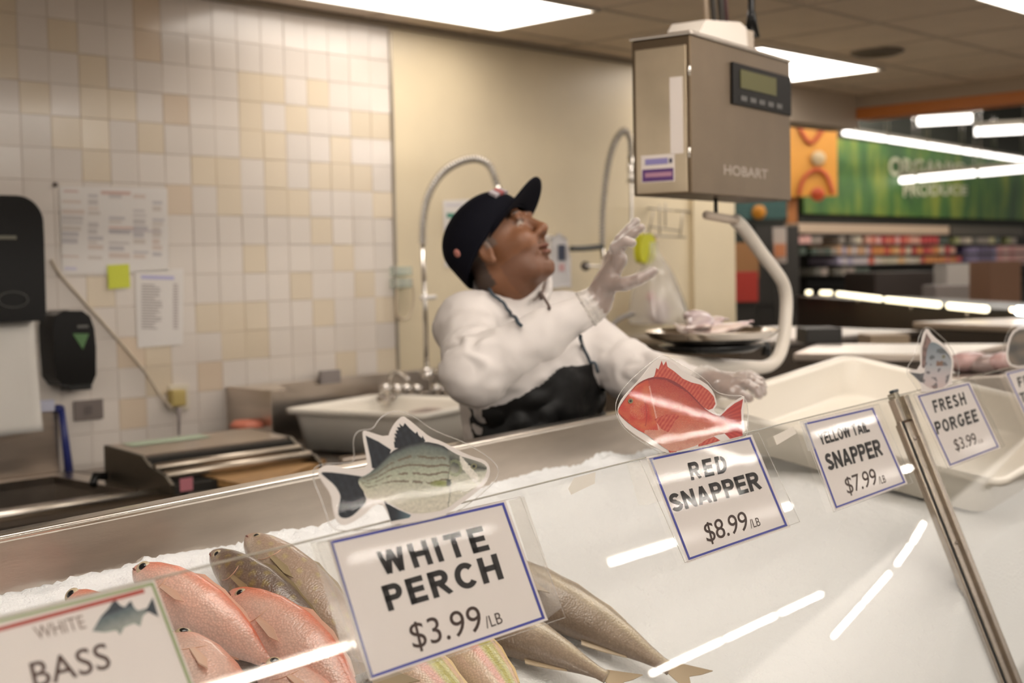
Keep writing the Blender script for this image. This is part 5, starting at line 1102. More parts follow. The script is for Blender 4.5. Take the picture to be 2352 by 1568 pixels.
ZC = .82
def hand_sink():
    r = thing('hand_sink', 'stainless steel sink unit with deep basin at the left edge', 'sink', W(1.5, 0, .4)); s0, s1 = .5, 2.33; b0, b1 = 1.25, 2.24; o0, o1, oF = .10, .60, .75
    t = MB(); t.wbox(s0, b0, ZC - .03, ZC, .009, oF); t.wbox(b1, s1, ZC - .03, ZC, .009, oF); t.wbox(b0, b1, ZC - .03, ZC, .009, o0); t.wbox(b0, b1, ZC - .03, ZC, o1, oF); obj('top', t, M_steel, r)
    b = MB(); b.wbox(b0, b1, ZC - .30, ZC - .29, o0, o1); b.wbox(b0 - .004, b0, ZC - .3, ZC - .002, o0, o1); b.wbox(b1, b1 + .004, ZC - .3, ZC - .002, o0, o1); b.wbox(b0, b1, ZC - .3, ZC - .002, o0 - .004, o0); b.wbox(b0, b1, ZC - .3, ZC - .002, o1, o1 + .004); obj('basin', b, M_steel_dark, r)
    obj('front_roll', MB().tube([W(s0, ZC + .004, oF - .005), W(s1, ZC + .004, oF - .005)], .016, 12), M_steel_bright, r)
    obj('backsplash', MB().wbox(s0, s1 - .03, ZC + .001, ZC + .235, .008, .03), M_steel, r, .003); obj('skirt', MB().wbox(s0, s1, .12, ZC - .035, .70, .74), M_steel_dark, r)
    for a in (s0 + .06, s1 - .06): obj('leg', MB().tube([W(a, 0, .66), W(a, ZC - .03, .66)], .02, 10), M_steel, r)
    obj('drain', MB().lathe(W((b0 + b1) / 2, ZC - .289, .35), [(.0, .002), (.03, .002), (.04, 0)], n=20), M_chrome, r)
hand_sink()
def squeegee():
    a, b = wq(140, 934, .05), wq(160, 1092, .05); r = thing('squeegee', 'blue handled scraper leaning on the wall beside the left sink', 'squeegee', b)
    obj('handle', MB().tube([a, (a + b) / 2, b], [.012, .014, .016], 10), mat('blue_handle', (.02, .03, .17), .4), r)
    obj('ferrule', MB().tube([wq(128, 938, .05), wq(142, 938, .05)], .014, 10), mat('blue_handle'), r)
    m = MB(); wbx(m, 84, 921, 127, 944, .035, .062); obj('head', m, mat('white_blue', (.55, .55, .66), .5), r, .003)
squeegee()
def counter():
    r = thing('prep_table', 'long stainless steel prep table along the wall under the wrapping machine', 'prep table', W(3.1, 0, .4)); s0, s1 = 2.36, 5.2
    obj('top', MB().wbox(s0, s1, ZC - .035, ZC - .005, 0.004, .74), M_steel_dark, r, .003); obj('undershelf', MB().wbox(s0 + .02, s1 - .02, .25, .27, .02, .70), M_steel_dark, r); obj('front_roll', MB().tube([W(s0, ZC - .014, .742), W(s1, ZC - .014, .742)], .014, 12), M_steel, r)
    for a in (s0 + .06, 3.6, 4.75, s1 - .06):
        for o in (.08, .66): obj('leg', MB().tube([W(a, 0, o), W(a, ZC - .035, o)], .02, 10), M_steel, r)
counter()
def wrapper():
    L0 = onp(394, 1140, (0, 0, 1), ZC); L1 = onp(246, 1111, (0, 0, 1), ZC); R0 = onp(735, 1087, (0, 0, 1), ZC)
    ax = DW; ay = NW; D_ = float((L1 - L0) @ ay); LEN = float((R0 - L0) @ ax); print('machine', D_, LEN, float(NW @ L0) + D_)
    r = thing('wrapping_machine', 'low steel film wrapping machine with slanting side on the prep table', 'wrapping machine', L0 + ax * .4 + ay * D_ / 2)
    o = L0 + UU * .001; pt = lambda x, y, z: o + ax * x + ay * y + UU * z
    KH = .52; side = [(0, 0), (0, .065 * KH), (.035, .115 * KH), (D_ * .30, .155 * KH), (D_ * .42, .215 * KH), (D_, .245 * KH), (D_, 0)]
    for nm, x in (('side_plate', 0), ('side_plate', LEN)): obj(nm, MB().prism([pt(x, a, b) for a, b in side], ax * .012), mat('machine_dark', (.10, .085, .065), .45, .9), r)
    obj('top_cover', MB().prism([pt(.0125, D_ * .43, .214 * KH), pt(.0125, D_, .246 * KH), pt(.0125, D_, .246 * KH - .008), pt(.0125, D_ * .43, .214 * KH - .008)], ax * (LEN - .013)), M_steel, r)
    obj('back_panel', MB().fbox(o, ax, ay, UU, .0125, LEN, D_ - .006, D_, .0, .246 * KH - .009), M_steel_dark, r)
    obj('slot', MB().fbox(o, ax, ay, UU, .0125, LEN, D_ * .36, D_ * .42, .031, .198 * KH), M_dark, r)
    for k, (y, z) in enumerate(((D_ * .27, .150 * KH), (.055, .112 * KH))): obj('roller_bar', MB().tube([pt(.013, y, z), pt(LEN - .001, y, z)], .013 if k == 0 else .015, 12), mat('bar_alu', (.66, .58, .48), .35, 1.0), r)
    obj('base_tray', MB().fbox(o, ax, ay, UU, .0125, LEN, .0, D_ - .01, .0, .03), M_dark, r)
    obj('sheet_on_top', MB().prism([pt(.06, D_ * .80, .238 * KH), pt(.36, D_ * .80, .238 * KH), pt(.36, D_ * .97, .246 * KH), pt(.06, D_ * .97, .246 * KH)], UU * .001), mat('green_sheet', (.50, .60, .45), .6), r)
    obj('pink_sticker', MB().fbox(o, ax, ay, UU, .03, .075, -.004, -.0005, .01, .05), mat('pink', (.55, .20, .24), .5), r)
    obj('cord_stub', MB().tube([pt(-.012, D_ * .9, .03), pt(-.05, D_ * .93, .035), pt(-.07, D_ * .88, .01)], .014, 8), M_black, r)
    # wooden board in front
    c = [onp(452, 1088, (0, 0, 1), ZC + .035), onp(590, 1118, (0, 0, 1), ZC + .035), onp(748, 1058, (0, 0, 1), ZC + .035), onp(600, 1032, (0, 0, 1), ZC + .035)]
    b = thing('cutting_board', 'worn brown wooden board in front of the wrapping machine', 'cutting board', sum(c) / 4 - UU * .034)
    obj('board', MB().prism(c, -UU * .022), M_wood, b, .004)
    for q in c: k = q + (sum(c) / 4 - q) * .12; obj('foot', MB().tube([k - UU * .0225, k - UU * .034], .012, 8), M_black, b)
wrapper()
def bin2():
    z = ZC + .165; c = [onp(655, 938, (0, 0, 1), z), onp(1090, 985, (0, 0, 1), z), onp(1090, 935, (0, 0, 1), z), onp(860, 905, (0, 0, 1), z)]
    A_, B_ = onp(655, 938, (0, 0, 1), z), onp(862, 905, (0, 0, 1), z); ax = unit(A_ - B_); 
    e = unit(np.cross(UU, ax)); e = e if e @ NW < 0 else -e
    D2 = B_ + e * .62; C2 = A_ + e * .62; q = [A_, C2, D2, B_]; cen = sum(q) / 4
    r = thing('fish_bin', 'white plastic bin with fish standing on the table left of the person', 'bin', cen - UU * .16)
    ins = lambda k, d: [cen + (p - cen) * k - UU * d for p in q]; rr = [ins(1.03, .02), ins(1.03, 0), ins(.97, 0), ins(.94, .02), ins(.86, .155), ins(.0, .155)]
    def rnd(pp, rad=.05):
        out = []
        for i in range(4):
            p = pp[i]; d1 = pp[i - 1] - p; d2 = pp[(i + 1) % 4] - p; l1, l2 = np.linalg.norm(d1), np.linalg.norm(d2); k1 = min(rad, l1 * .4) / max(l1, 1e-6); k2 = min(rad, l2 * .4) / max(l2, 1e-6)
            out += [(1 - t) ** 2 * (p + d1 * k1) + 2 * t * (1 - t) * p + t * t * (p + d2 * k2) for t in np.linspace(0, 1, 6)]
        return out
    rg_ = [rnd(p) for p in rr[:-1]]; m = len(rg_[0]); mb = MB(); mb.smooth = True; mb.v = [tuple(p) for x in rg_ for p in x]
    for i in range(len(rg_) - 1):
        for j in range(m): k = (j + 1) % m; mb.f.append((i * m + j, i * m + k, (i + 1) * m + k, (i + 1) * m + j))
    mb.f.append(tuple((len(rg_) - 1) * m + j for j in range(m)))
    o = obj('shell', mb, mat('bin_white', (.84, .79, .70), .35), r); s_ = o.modifiers.new('s', 'SOLIDIFY'); s_.thickness = .005; s_.offset = -1
    for k, (lab, c0) in enumerate((('reddish fish piece lying in the white bin, left one', (.40, .25, .22)), ('dark fish piece lying in the white bin, right one', (.28, .22, .19)))):
        a = cen + ax * (.10 - .22 * k) + e * .05 * k - UU * .06; mb = MB(); mb.ball(a, (.14, .06, .03), ax, e, UU, 20, 12); tag(obj('fish_piece', mb, mat('piece%d' % k, c0, .35, var=.3, vscale=20)), lab, 'fish piece', 'fish pieces in the white bin')
bin2()
def triple_sink():
    r = thing('wash_sink', 'stainless wash sink with high backsplash behind the white bin', 'sink', W(4.4, 0, .4)); s0, s1 = 3.02, 5.2
    obj('backsplash', MB().wbox(s0, s1, ZC, 1.065, .008, .05), M_steel, r, .003); obj('splash_ledge', MB().prism([W(s0, 1.0655, .008), W(s0, 1.0655, .05), W(s0, 1.045, .12), W(s0, 1.04, .12), W(s0, 1.055, .008)], DW * .20), M_steel_bright, r)
    obj('end_panel', MB().wbox(s0 - .006, s0, ZC, 1.064, .008, .30), M_steel, r); obj('rail', MB().tube([W(s0, ZC + .012, .70), W(s1, ZC + .012, .70)], .014, 10), M_steel, r)
    m = MB(); wbx(m, 738, 852, 783, 878, .052, .07); obj('clip', m, mat('clip_grey', (.24, .21, .20), .5), r)
    return r
triple_sink()
o = onp(568, 968, NW, DWALL - .2); tag(obj('round_tray', MB().lathe(o - UU * .02, [(.0, .028), (.05, .026), (.066, .012), (.067, 0)], n=28), mat('lid_red', (.68, .22, .14), .45)), 'coral red round tray beside the steel sink end', 'tray')
def spring_faucet(label, riser, hose, off, extra=()):
    p = [wq(x, y, off) for x, y in riser]; h = arc([wq(x, y, off) for x, y in hose], 10); r = thing('spring_faucet', label, 'faucet', p[0], 'spring hose faucets on the wall')
    obj('riser', MB().tube(p, .010, 12), M_chrome, r); obj('base', MB().lathe(p[0], [(.03, -.02), (.032, .0), (.024, .02), (.014, .03)], n=18), M_chrome, r)
    L_ = [0]; 
    for a, b in zip(h[:-1], h[1:]): L_.append(L_[-1] + np.linalg.norm(b - a))
    n = int(L_[-1] / .017); co = []; N_ = n * 10; hv = np.array(h); bn = -NW
    for i in range(N_ + 1):
        s_ = L_[-1] * i / N_; q = np.array([np.interp(s_, L_, hv[:, k]) for k in range(3)]); q2 = np.array([np.interp(min(s_ + .004, L_[-1]), L_, hv[:, k]) for k in range(3)]); t = unit(q2 - q) if s_ < L_[-1] - .004 else t
        a = np.cross(t, bn); ph = 2 * math.pi * i / 10; co.append(q + .0165 * (a * math.cos(ph) + bn * math.sin(ph)))
    obj('spring', MB().tube(co, .0034, 5), M_chrome, r); obj('hose', MB().tube(h, .009, 8), mat('hose_grey', (.25, .23, .21), .5), r)
    e, d = hv[-1], unit(hv[-1] - hv[-3]); obj('spray_valve', MB().tube([e, e + d * .05, e + d * .10, e + d * .13], [.013, .018, .014, .024], 12), M_chrome, r)
    for nm, pts, rad, m in extra: obj(nm, MB().tube(arc([wq(x, y, off) for x, y in pts], 5), rad, 8), m, r)
spring_faucet('spring hose faucet arching up left of the person', [(980, 858), (976, 700), (970, 560)], [(970, 560), (972, 500), (985, 445), (1015, 398), (1055, 372), (1095, 365), (1125, 382), (1142, 425)], .22, [('handle', [(968, 684), (1000, 682)], .010, M_sheet)])
spring_faucet('spring hose faucet arching beside the hanging scale', [(1392, 800), (1388, 690), (1383, 560)], [(1383, 560), (1384, 480), (1394, 390), (1410, 330), (1432, 300), (1446, 318), (1448, 360)], .22, [('arm', [(1312, 571), (1345, 570), (1384, 566)], .014, mat('arm_dark', (.05, .05, .045), .4)), ('wall_stay', [(1345, 610), (1384, 612)], .006, M_chrome), ('dish_hose', [(1400, 760), (1410, 742), (1430, 728), (1455, 720)], .012, mat('hose_grey')), ('long_pipe', [(1449, 360), (1450, 440), (1450, 530)], .009, M_chrome)])
o = wq(1345, 611, .2); tag(obj('valve_knob', MB().ball(o, .024, n=18, m=12), mat('knob_dark', (.10, .09, .085), .35, .8)), 'dark round valve knob on the cream wall left of the second spring faucet', 'valve')
def taps():
    r = thing('tap_cluster', 'row of chrome taps and pipes at the back of the wash sink', 'taps', W(4.2, ZC, .2))
    for k, px in enumerate((886, 912, 934, 958, 1000, 1020)):
        a = wq(px, 905, .2); obj('tap', MB().lathe(a - UU * .05, [(.016, 0), (.02, .03), (.012, .05), (.026, .06), (.028, .08), (.012, .095)], n=14), M_chrome, r)
    obj('manifold', MB().tube([wq(870, 915, .2), wq(1035, 898, .2)], .014, 10), M_steel_dark, r)
    for px in (895, 990, 1010): a = wq(px, 870, .2); obj('spout', MB().tube(arc([a - UU * .08, a, a + UU * .03 - NW * .04, a - NW * .12], 5), .009, 8), M_chrome, r)
taps()
def hangers():
    r = thing('hose_holder', 'pale teal plastic hose holder on the cream wall by the steel trim', 'holder', wq(930, 720, .03)); t = film('teal_plastic', .06, .2, (.80, .90, .85), white=.35)
    for (a, b) in ((612, 632), (640, 660)): m = MB(); wbx(m, 910, a, 948, b, .006, .05); obj('clip', m, t, r, .004)
    obj('loop', MB().tube(arc([wq(946, 640, .04), wq(950, 690, .04), wq(936, 730, .04), (wq(912, 720, .04)), wq(914, 640, .04)], 6), .006, 8), mat('loop_tan', (.60, .50, .36), .5), r)
hangers()
def bottle():
    s0, z1 = wpx(1264, 540, .1); s1, z0 = wpx(1309, 655, .1); r = thing('wall_soap_bottle', 'white wall soap bottle with a dark label beside the face', 'soap bottle', W((s0 + s1) / 2, z0, .05)); w = (s1 - s0) / 2
    pr = [(s0, z0), (s1, z0), (s1, z1 - w * 1.6), (s1 - .4 * w, z1 - .3 * w), (s0 + w, z1), (s0, z1 - .2 * w)]
    obj('body', MB().prism([W(a, b, .006) for a, b in pr], -NW * .09), mat('bottle_white', (.68, .65, .64), .4), r, .012, seg=3)
    m = MB(); wbx(m, 1282, 562, 1299, 598, .097, .099); obj('label', m, mat('label_navy', (.05, .06, .10), .5), r); m = MB(); wbx(m, 1285, 606, 1297, 622, .097, .099); obj('label', m, mat('label_pink', (.62, .35, .35), .5), r)
    m = MB(); wbx(m, 1244, 612, 1260, 645, .01, .06); g = thing('green_scrubber', 'small green scrubber hung just right of the neck', 'scrubber', wq(1252, 645, .03)); obj('pad', m, mat('green_pad', (.05, .30, .13), .7), g, .005); obj('hook', MB().tube([wq(1252, 612, .03), wq(1252, 604, .01)], .004, 8), M_chrome, g)
bottle()
def rack():
    r = thing('wire_rack', 'thin wire rack on the end of the cream wall under the scale', 'wire rack', wq(1540, 540, .1))
    ln = [[(1488, 478), (1584, 486)], [(1484, 540), (1575, 545)], [(1515, 470), (1515, 540)], [(1528, 466), (1528, 520)], [(1568, 486), (1562, 545)], [(1490, 520), (1560, 530)], [(1500, 486), (1490, 535)]]
    for a in ln: obj('wire', MB().tube([wq(*a[0], .12), wq(*a[1], .12)], .0045, 8), mat('wire_grey', (.38, .34, .28), .4, .8), r)
    for x, y in ((1490, 478), (1583, 486)): obj('arm', MB().tube([wq(x, y, .001), wq(x, y, .12)], .0045, 8), mat('wire_grey'), r)
rack()
def bag():
    o = .16; r = thing('plastic_bag', 'clear plastic bag hanging from the wire rack behind the raised hand', 'plastic bag', wq(1510, 742, o)); mb = MB(); mb.smooth = True; n, m = 26, 28
    cl = [(1500, 556, 8), (1502, 580, 11), (1504, 600, 20), (1506, 630, 34), (1510, 670, 44), (1513, 710, 50), (1514, 735, 52), (1514, 745, 46), (1514, 748, 6)]; cl = arc([np.array(q, float) for q in cl], 4)
    for i, q in enumerate(cl):
        for k in range(m):
            a = 2 * math.pi * k / m; rad = q[2] * (1 + .10 * math.sin(5 * a + i * .12) + .05 * math.sin(9 * a)); c = wq(q[0] + rad * math.cos(a), q[1], o); mb.v.append(tuple(c - NW * (rad * .0020 * math.sin(a))))
    for i in range(len(cl) - 1):
        for k in range(m): kk = (k + 1) % m; mb.f.append((i * m + k, i * m + kk, (i + 1) * m + kk, (i + 1) * m + k))
    obj('bag', mb, film('bag_film', .05, .18, (.96, .95, .93), bump=.5, bscale=30, white=.40), r)
    c = wq(1513, 716, o); obj('contents', MB().ball(c, (.075, .05, .07), DW, NW, UU, 20, 12), mat('bag_fish', (.62, .45, .42), .4, var=.3, vscale=14), r)
    c = wq(1494, 682, o + .01); obj('red_spot', MB().ball(c, (.028, .02, .028), DW, NW, UU, 14, 10), mat('bag_red', (.50, .13, .11), .4), r)
    obj('neck_cord', MB().tube([wq(1505, 545, .12), wq(1503, 566, .15)], .006, 8), mat('cord_red', (.30, .12, .10), .5), r)
    y = thing('yellow_brush', 'bright yellow oval scrub brush hanging behind the gloved fingers', 'brush', wq(1474, 604, .14)); pr = [(1474 + 18 * math.copysign(abs(math.cos(t)) ** .6, math.cos(t)), 571 + 34 * math.copysign(abs(math.sin(t)) ** .75, math.sin(t))) for t in np.linspace(0, 6.2832, 29)[:-1]]
    obj('head', MB().prism([wq(*p, .12) for p in pr], -NW * .04), mat('bright_yellow', (.62, .62, .02), .5), y, .008, seg=3); obj('bristles', MB().prism([wq(1474 + (p[0] - 1470) * .8 - 7, p[1], .085) for p in pr], -NW * .033), mat('bristle_green', (.04, .12, .05), .7), y); obj('hook', MB().tube([wq(1478, 542, .13), wq(1486, 526, .12)], .004, 6), M_chrome, y)
bag()
o = wq(1445, 795, .3); b = thing('red_jug', 'red topped jug on the sink half hidden behind the forearm', 'jug', o - UU * .05); obj('cap', MB().lathe(o - UU * .01, [(.05, 0), (.055, .02), (.04, .05), (.0, .055)], n=20), mat('jug_red', (.50, .06, .06), .4), b); obj('jug', MB().lathe(o - UU * .2, [(.0, 0), (.07, 0), (.07, .14), (.05, .189)], n=20), M_white_plastic, b)
# ================================================================== THE SALES FLOOR BEYOND
DF = float(NW @ P(1850, 480, 16.0))
def fq(x, y, off=0.0): return onp(x, y, NW, DF - off)
def fb(mb, x0, y0, x1, y1, o0, o1, col=None):
    a, b = fq(x0, y0, o1), fq(x1, y1, o1); c = fq(x0, y1, o1)
    s0, s1 = float(a @ DW), float(b @ DW); z0, z1 = float(c[2]), float(a[2])
    return mb.fbox(NW * DF, DW, -NW, UU, min(s0, s1), max(s0, s1), o0, o1, min(z0, z1), max(z0, z1), col)
zt, zb = fq(1900, 318)[2], fq(1900, 492)[2]
fw = MB(); fw.fbox(NW * DF, DW, NW, UU, -4, 34, 0, .2, 0, 3.9); struct('wall_far', fw, mat('far_wall', (.016, .017, .010), .8))
# green banner wall with leafy pattern
def leafy(name):
    m = mat(name, (.05, .16, .02), .6); nt = m.node_tree; b = nt.nodes['Principled BSDF']; t = nt.nodes.new('ShaderNodeTexCoord'); mp = nt.nodes.new('ShaderNodeMapping'); mp.inputs['Scale'].default_value = (1.3, 1.3, .5)
    n = nt.nodes.new('ShaderNodeTexNoise'); n.inputs['Scale'].default_value = 1.9; n.inputs['Detail'].default_value = 3; r = nt.nodes.new('ShaderNodeValToRGB'); r.color_ramp.elements[0].position = .35; r.color_ramp.elements[0].color = (.020, .075, .015, 1); r.color_ramp.elements[1].position = .66; r.color_ramp.elements[1].color = (.20, .25, .025, 1)
    e = r.color_ramp.elements.new(.5); e.color = (.05, .14, .02, 1)
    nt.links.new(t.outputs['Object'], mp.inputs[0]); nt.links.new(mp.outputs[0], n.inputs['Vector']); nt.links.new(n.outputs['Fac'], r.inputs[0]); nt.links.new(r.outputs[0], b.inputs['Base Color']); return m
gs = thing('wall_banner', 'long green leafy banner with pale letters on the far store wall', 'banner', fq(2100, 490, .06))
q = MB(); q.fbox(NW * DF, DW, -NW, UU, float(fq(1836, 480) @ DW), 33, .02, .06, zb, zt); obj('panel', q, leafy('leaf_print'), gs)
M_let = mat('banner_letter', (.50, .50, .34), .6)
def bt(body, x0, y0, x1, y1, hh): return text(body, lambda tx, ty: fq(x0 + (x1 - x0) * tx, y0 + (y1 - y0) * tx - hh * (1 - .45 * tx) * ty, .07), M_let, 'lettering', gs, .03)
bt('ORGANIC', 2042, 402, 2215, 398, 42); bt('PRODUCE', 2075, 450, 2222, 446, 34)

# orange pillar with banner, signs near it
pl = thing('orange_pillar', 'orange pillar carrying a yellow orange banner right of the scale', 'pillar', P(1817, 700, 15.2))
a, b = P(1806, 250, 15.2), P(1829, 250, 15.2); w_ = float(np.linalg.norm(b - a)); obj('post', MB().fbox(np.array([a[0], a[1], 0]), RR, VV, UU, 0, w_, 0, w_, 0, 3.6), mat('pillar_orange', (.42, .15, .03), .5), pl)
def facing(name, parent, x0, y0, x1, y1, d, th, m, bv=0):
    o = P(x0, y0, d); w = (x1 - x0) * d / FPX; h = (y1 - y0) * d / FPX; return obj(name, MB().fbox(o, RR, VV, UU, 0, w, -th, 0, -h, 0), m, parent, bv)
facing('banner', pl, 1800, 280, 1921, 452, 15.1, .03, mat('banner_orange', (.62, .27, .025), .5), 0)
M_swirl = mat('swirl_red', (.48, .07, .02), .5)
for pts in ([(1832, 283), (1848, 315), (1863, 328), (1880, 312), (1896, 283)], [(1834, 448), (1846, 410), (1872, 390), (1898, 402), (1913, 445)]): obj('swirl', MB().tube(arc([P(x, y, 15.05) for x, y in pts], 6), .024, 6), M_swirl, pl)
obj('pale_disc', MB().lathe(P(1880, 363, 15.04), [(.0, .01), (.075, .01), (.08, 0)], RR, UU, -VV, 24), mat('disc_pale', (.60, .46, .27), .5), pl)
obj('corner_patch', MB().lathe(P(1878, 446, 15.05), [(.0, .012), (.07, .01), (.08, 0)], RR, UU, -VV, 20), M_swirl, pl)
tl = thing('hanging_sign', 'dark teal sign with an orange disc seen under the scale box', 'sign', P(1750, 505, 15.0)); facing('panel', tl, 1640, 462, 1806, 505, 15.0, .04, mat('teal', (.02, .07, .06), .5)); obj('disc', MB().lathe(P(1743, 487, 14.95), [(.0, .01), (.075, .01), (.08, 0)], RR, UU, -VV, 20), mat('disc_orange', (.55, .22, .02), .5), tl)
for k, (px, zz) in enumerate(((1700, 462), (1790, 462))): obj('chain', MB().tube([P(px, zz, 15.0), np.array([*P(px, zz, 15.0)[:2], 3.9])], .012, 6), M_chrome, tl)
def standing(name, label, cat, x0, y0, x1, y1, d, depth, m, group=None, parts=()):
    """a box-like fixture that reaches the floor"""
    o = P(x0, y0, d); w = (x1 - x0) * d / FPX; h = (y1 - y0) * d / FPX; base = o + RR * w / 2; r = thing(name, label, cat, (base[0], base[1], 0), group)
    obj('front', MB().fbox(np.array([o[0], o[1], 0]), RR, VV, UU, 0, w, 0, depth, o[2] - h, o[2]), m, r)
    if o[2] - h > .05: obj('base', MB().fbox(np.array([o[0], o[1], 0]), RR, VV, UU, .02, w - .02, .02, depth - .02, 0, o[2] - h - .001), mat('fixture_dark', (.03, .025, .02), .6), r)
    return r
standing('red_bin', 'plain red display bin left of the pale hook tube', 'bin', 1660, 625, 1741, 694, 11.5, .5, mat('red_bin', (.50, .035, .02), .5))
standing('brown_board', 'brown board standing behind the red bin', 'board', 1660, 558, 1742, 640, 12.6, .1, mat('board_brown', (.36, .17, .06), .6))
standing('poster_stand', 'white and orange poster stand just left of the orange pillar', 'poster', 1776, 522, 1806, 604, 13.5, .06, mat('poster_white', (.52, .44, .38), .6))
facing('orange_print', bpy.data.objects['poster_stand'], 1778, 560, 1804, 590, 13.47, .01, mat('print_orange', (.55, .20, .08), .6))
standing('dark_shelf', 'dark shelf unit with small goods behind the hook tube', 'shelf', 1735, 520, 1835, 700, 13.8, .4, mat('shelf_dark', (.035, .030, .024), .6))
# long black shelf unit with pale valance, filled with goods
sh = thing('produce_shelf', 'long black produce shelf unit with a pale valance against the far wall', 'shelf', (*fq(2080, 600, .5)[:2], 0))
q = MB(); q.fbox(NW * DF, DW, -NW, UU, float(fq(1832, 560) @ DW), 32, .02, .12, 0, fq(1832, 512, .6)[2]); obj('back', q, mat('shelf_black', (.018, .017, .013), .7), sh)
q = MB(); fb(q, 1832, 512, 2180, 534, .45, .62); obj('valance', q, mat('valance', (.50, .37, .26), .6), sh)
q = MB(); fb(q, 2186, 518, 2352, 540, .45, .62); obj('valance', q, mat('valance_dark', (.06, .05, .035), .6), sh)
for y in (560, 585, 608, 634, 662): q = MB(); q.fbox(NW * DF, DW, -NW, UU, float(fq(1832, y) @ DW), 32, .13, .62, fq(1900, y, .62)[2] - .02, fq(1900, y, .62)[2]); obj('shelf_board', q, mat('shelf_black'), sh)
rg = random.Random(5); cache = {}
def goods(label, group, x0, x1, ytop, ybot, cols, step, skip=0.0, jit=3):
    x = x0
    while x < x1:
        w = step * rg.uniform(.75, 1.05); c = rg.choice(cols)
        if rg.random() >= skip:
            q = MB(); fb(q, x, ytop + rg.uniform(0, jit), x + w, ybot, .22, .60); o = obj('goods_package', q, mat('goods%.2f%.2f%.2f' % c, c, .5)); tag(o, label, 'package', group)
        x += w + step * .12
RED = [(.50, .06, .04), (.58, .16, .10), (.42, .03, .03), (.60, .30, .22)]; ORA = [(.58, .22, .05), (.62, .36, .16), (.55, .10, .05)]; CRE = [(.52, .44, .32), (.46, .40, .28), (.56, .48, .40)]; PUR = [(.20, .16, .28), (.34, .30, .38), (.50, .44, .44), (.52, .30, .16)]; DRK = [(.10, .09, .07), (.25, .21, .17), (.05, .07, .05), (.30, .24, .20)]; PNK = [(.62, .34, .30), (.58, .42, .40), (.55, .24, .22)]; GRN = [(.12, .16, .05), (.30, .30, .12), (.45, .40, .20)]
goods('pale package on the top far shelf nearest the orange pillar', 'pale packages on the top far shelf', 1836, 1985, 541, 559, DRK + CRE[:1] + PNK[:1], 13, .25)
goods('bright red package in the top row of the far shelves', 'red packages on the far shelves', 1990, 2150, 541, 560, RED + PNK[:1], 11)
goods('dark package in the second far shelf row by the pillar', 'dark packages on the second far shelf', 1838, 1920, 567, 584, DRK, 14, .3)
goods('purple and white package in the middle of the far shelves', 'purple packages on the far shelves', 1925, 1990, 563, 584, PUR, 11)
goods('red or orange package in the second row of the far shelves', 'red and orange packages on the second far shelf', 1994, 2190, 564, 584, RED + ORA + CRE[:1], 12)
goods('white and purple box in the third row of the far shelves', 'white boxes on the third far shelf', 1925, 1990, 588, 607, PUR, 12)
goods('orange or cream packet in the third row of the far shelves', 'orange and cream packets on the third far shelf', 1996, 2110, 588, 607, ORA + CRE, 13)
goods('deep red packet right in the third row of the far shelves', 'deep red packets on the third far shelf', 2114, 2200, 588, 607, RED[:3] + ORA[:1], 12)
goods('greenish package on the top far shelf toward the right', 'greenish packages on the far shelves', 2156, 2345, 543, 559, GRN + DRK + CRE, 13, .15)
goods('purple package on the right part of the far shelves', 'purple packages at right', 2215, 2285, 565, 606, PUR[:2] + [(.10, .07, .15)], 11)
goods('pink package on the far shelves at the right picture edge', 'pink packages at right', 2290, 2352, 562, 607, PNK, 14)
goods('dark low package in the fourth far shelf row', 'low packages on the fourth far shelf', 1840, 1990, 614, 632, DRK + CRE[:1], 15, .3)
# dark islands in front
standing('produce_island', 'dark produce island in front of the far shelves', 'display island', 2010, 626, 2182, 705, 13.2, 1.2, mat('island_dark', (.045, .032, .026), .5))
standing('white_carton', 'white carton standing on the floor display at right', 'carton', 2176, 606, 2250, 654, 12.5, .4, mat('carton_white', (.46, .42, .38), .6))
standing('grey_stand', 'grey stand in front of the white carton', 'stand', 2150, 656, 2262, 706, 12.0, .4, mat('stand_grey', (.26, .22, .20), .6))
standing('brown_crate', 'brown crate stack by the right picture edge', 'crate', 2275, 600, 2345, 700, 10.8, .5, mat('crate_brown', (.22, .11, .06), .6))
# opposite refrigerated case with lit strips
zc = 1.262
def zpt(x, y): return atz(x, y, zc)
segs = [(1846, 671.5, 1870, 671.5), (1882, 671.8, 1912, 672.5), (1924, 674.5, 2024, 686.5), (2034, 687.5, 2160, 700), (2176, 702, 2270, 710.5)]
cr = thing('low_cooler', 'dark low refrigerated case carrying the warm strip lights', 'cooler', (*zpt(2060, 690)[:2], 0))
pa, pb = P(1800, 676, 11.8), P(2420, 722, 6.9); pa[2] = pb[2] = 0; dd = unit(pb - pa); nn = np.cross(UU, dd); nn = nn if nn @ VV > 0 else -nn
obj('body', MB().fbox(pa, dd, nn, UU, 0, np.linalg.norm(pb - pa), .12, 1.1, 0, 1.19), mat('cooler_brown', (.060, .042, .028), .45), cr)
obj('top_rail', MB().fbox(pa, dd, nn, UU, 0, np.linalg.norm(pb - pa), .10, .5, 1.192, 1.215), mat('cooler_dark', (.03, .025, .02), .4), cr)
M_strip = mat('strip_lamp', (1, 1, 1), .5, emit=(1, .86, .55), estr=1.7); M_strip_b = mat('strip_lamp_blue', (1, 1, 1), .5, emit=(.75, .88, 1.0), estr=5.0)
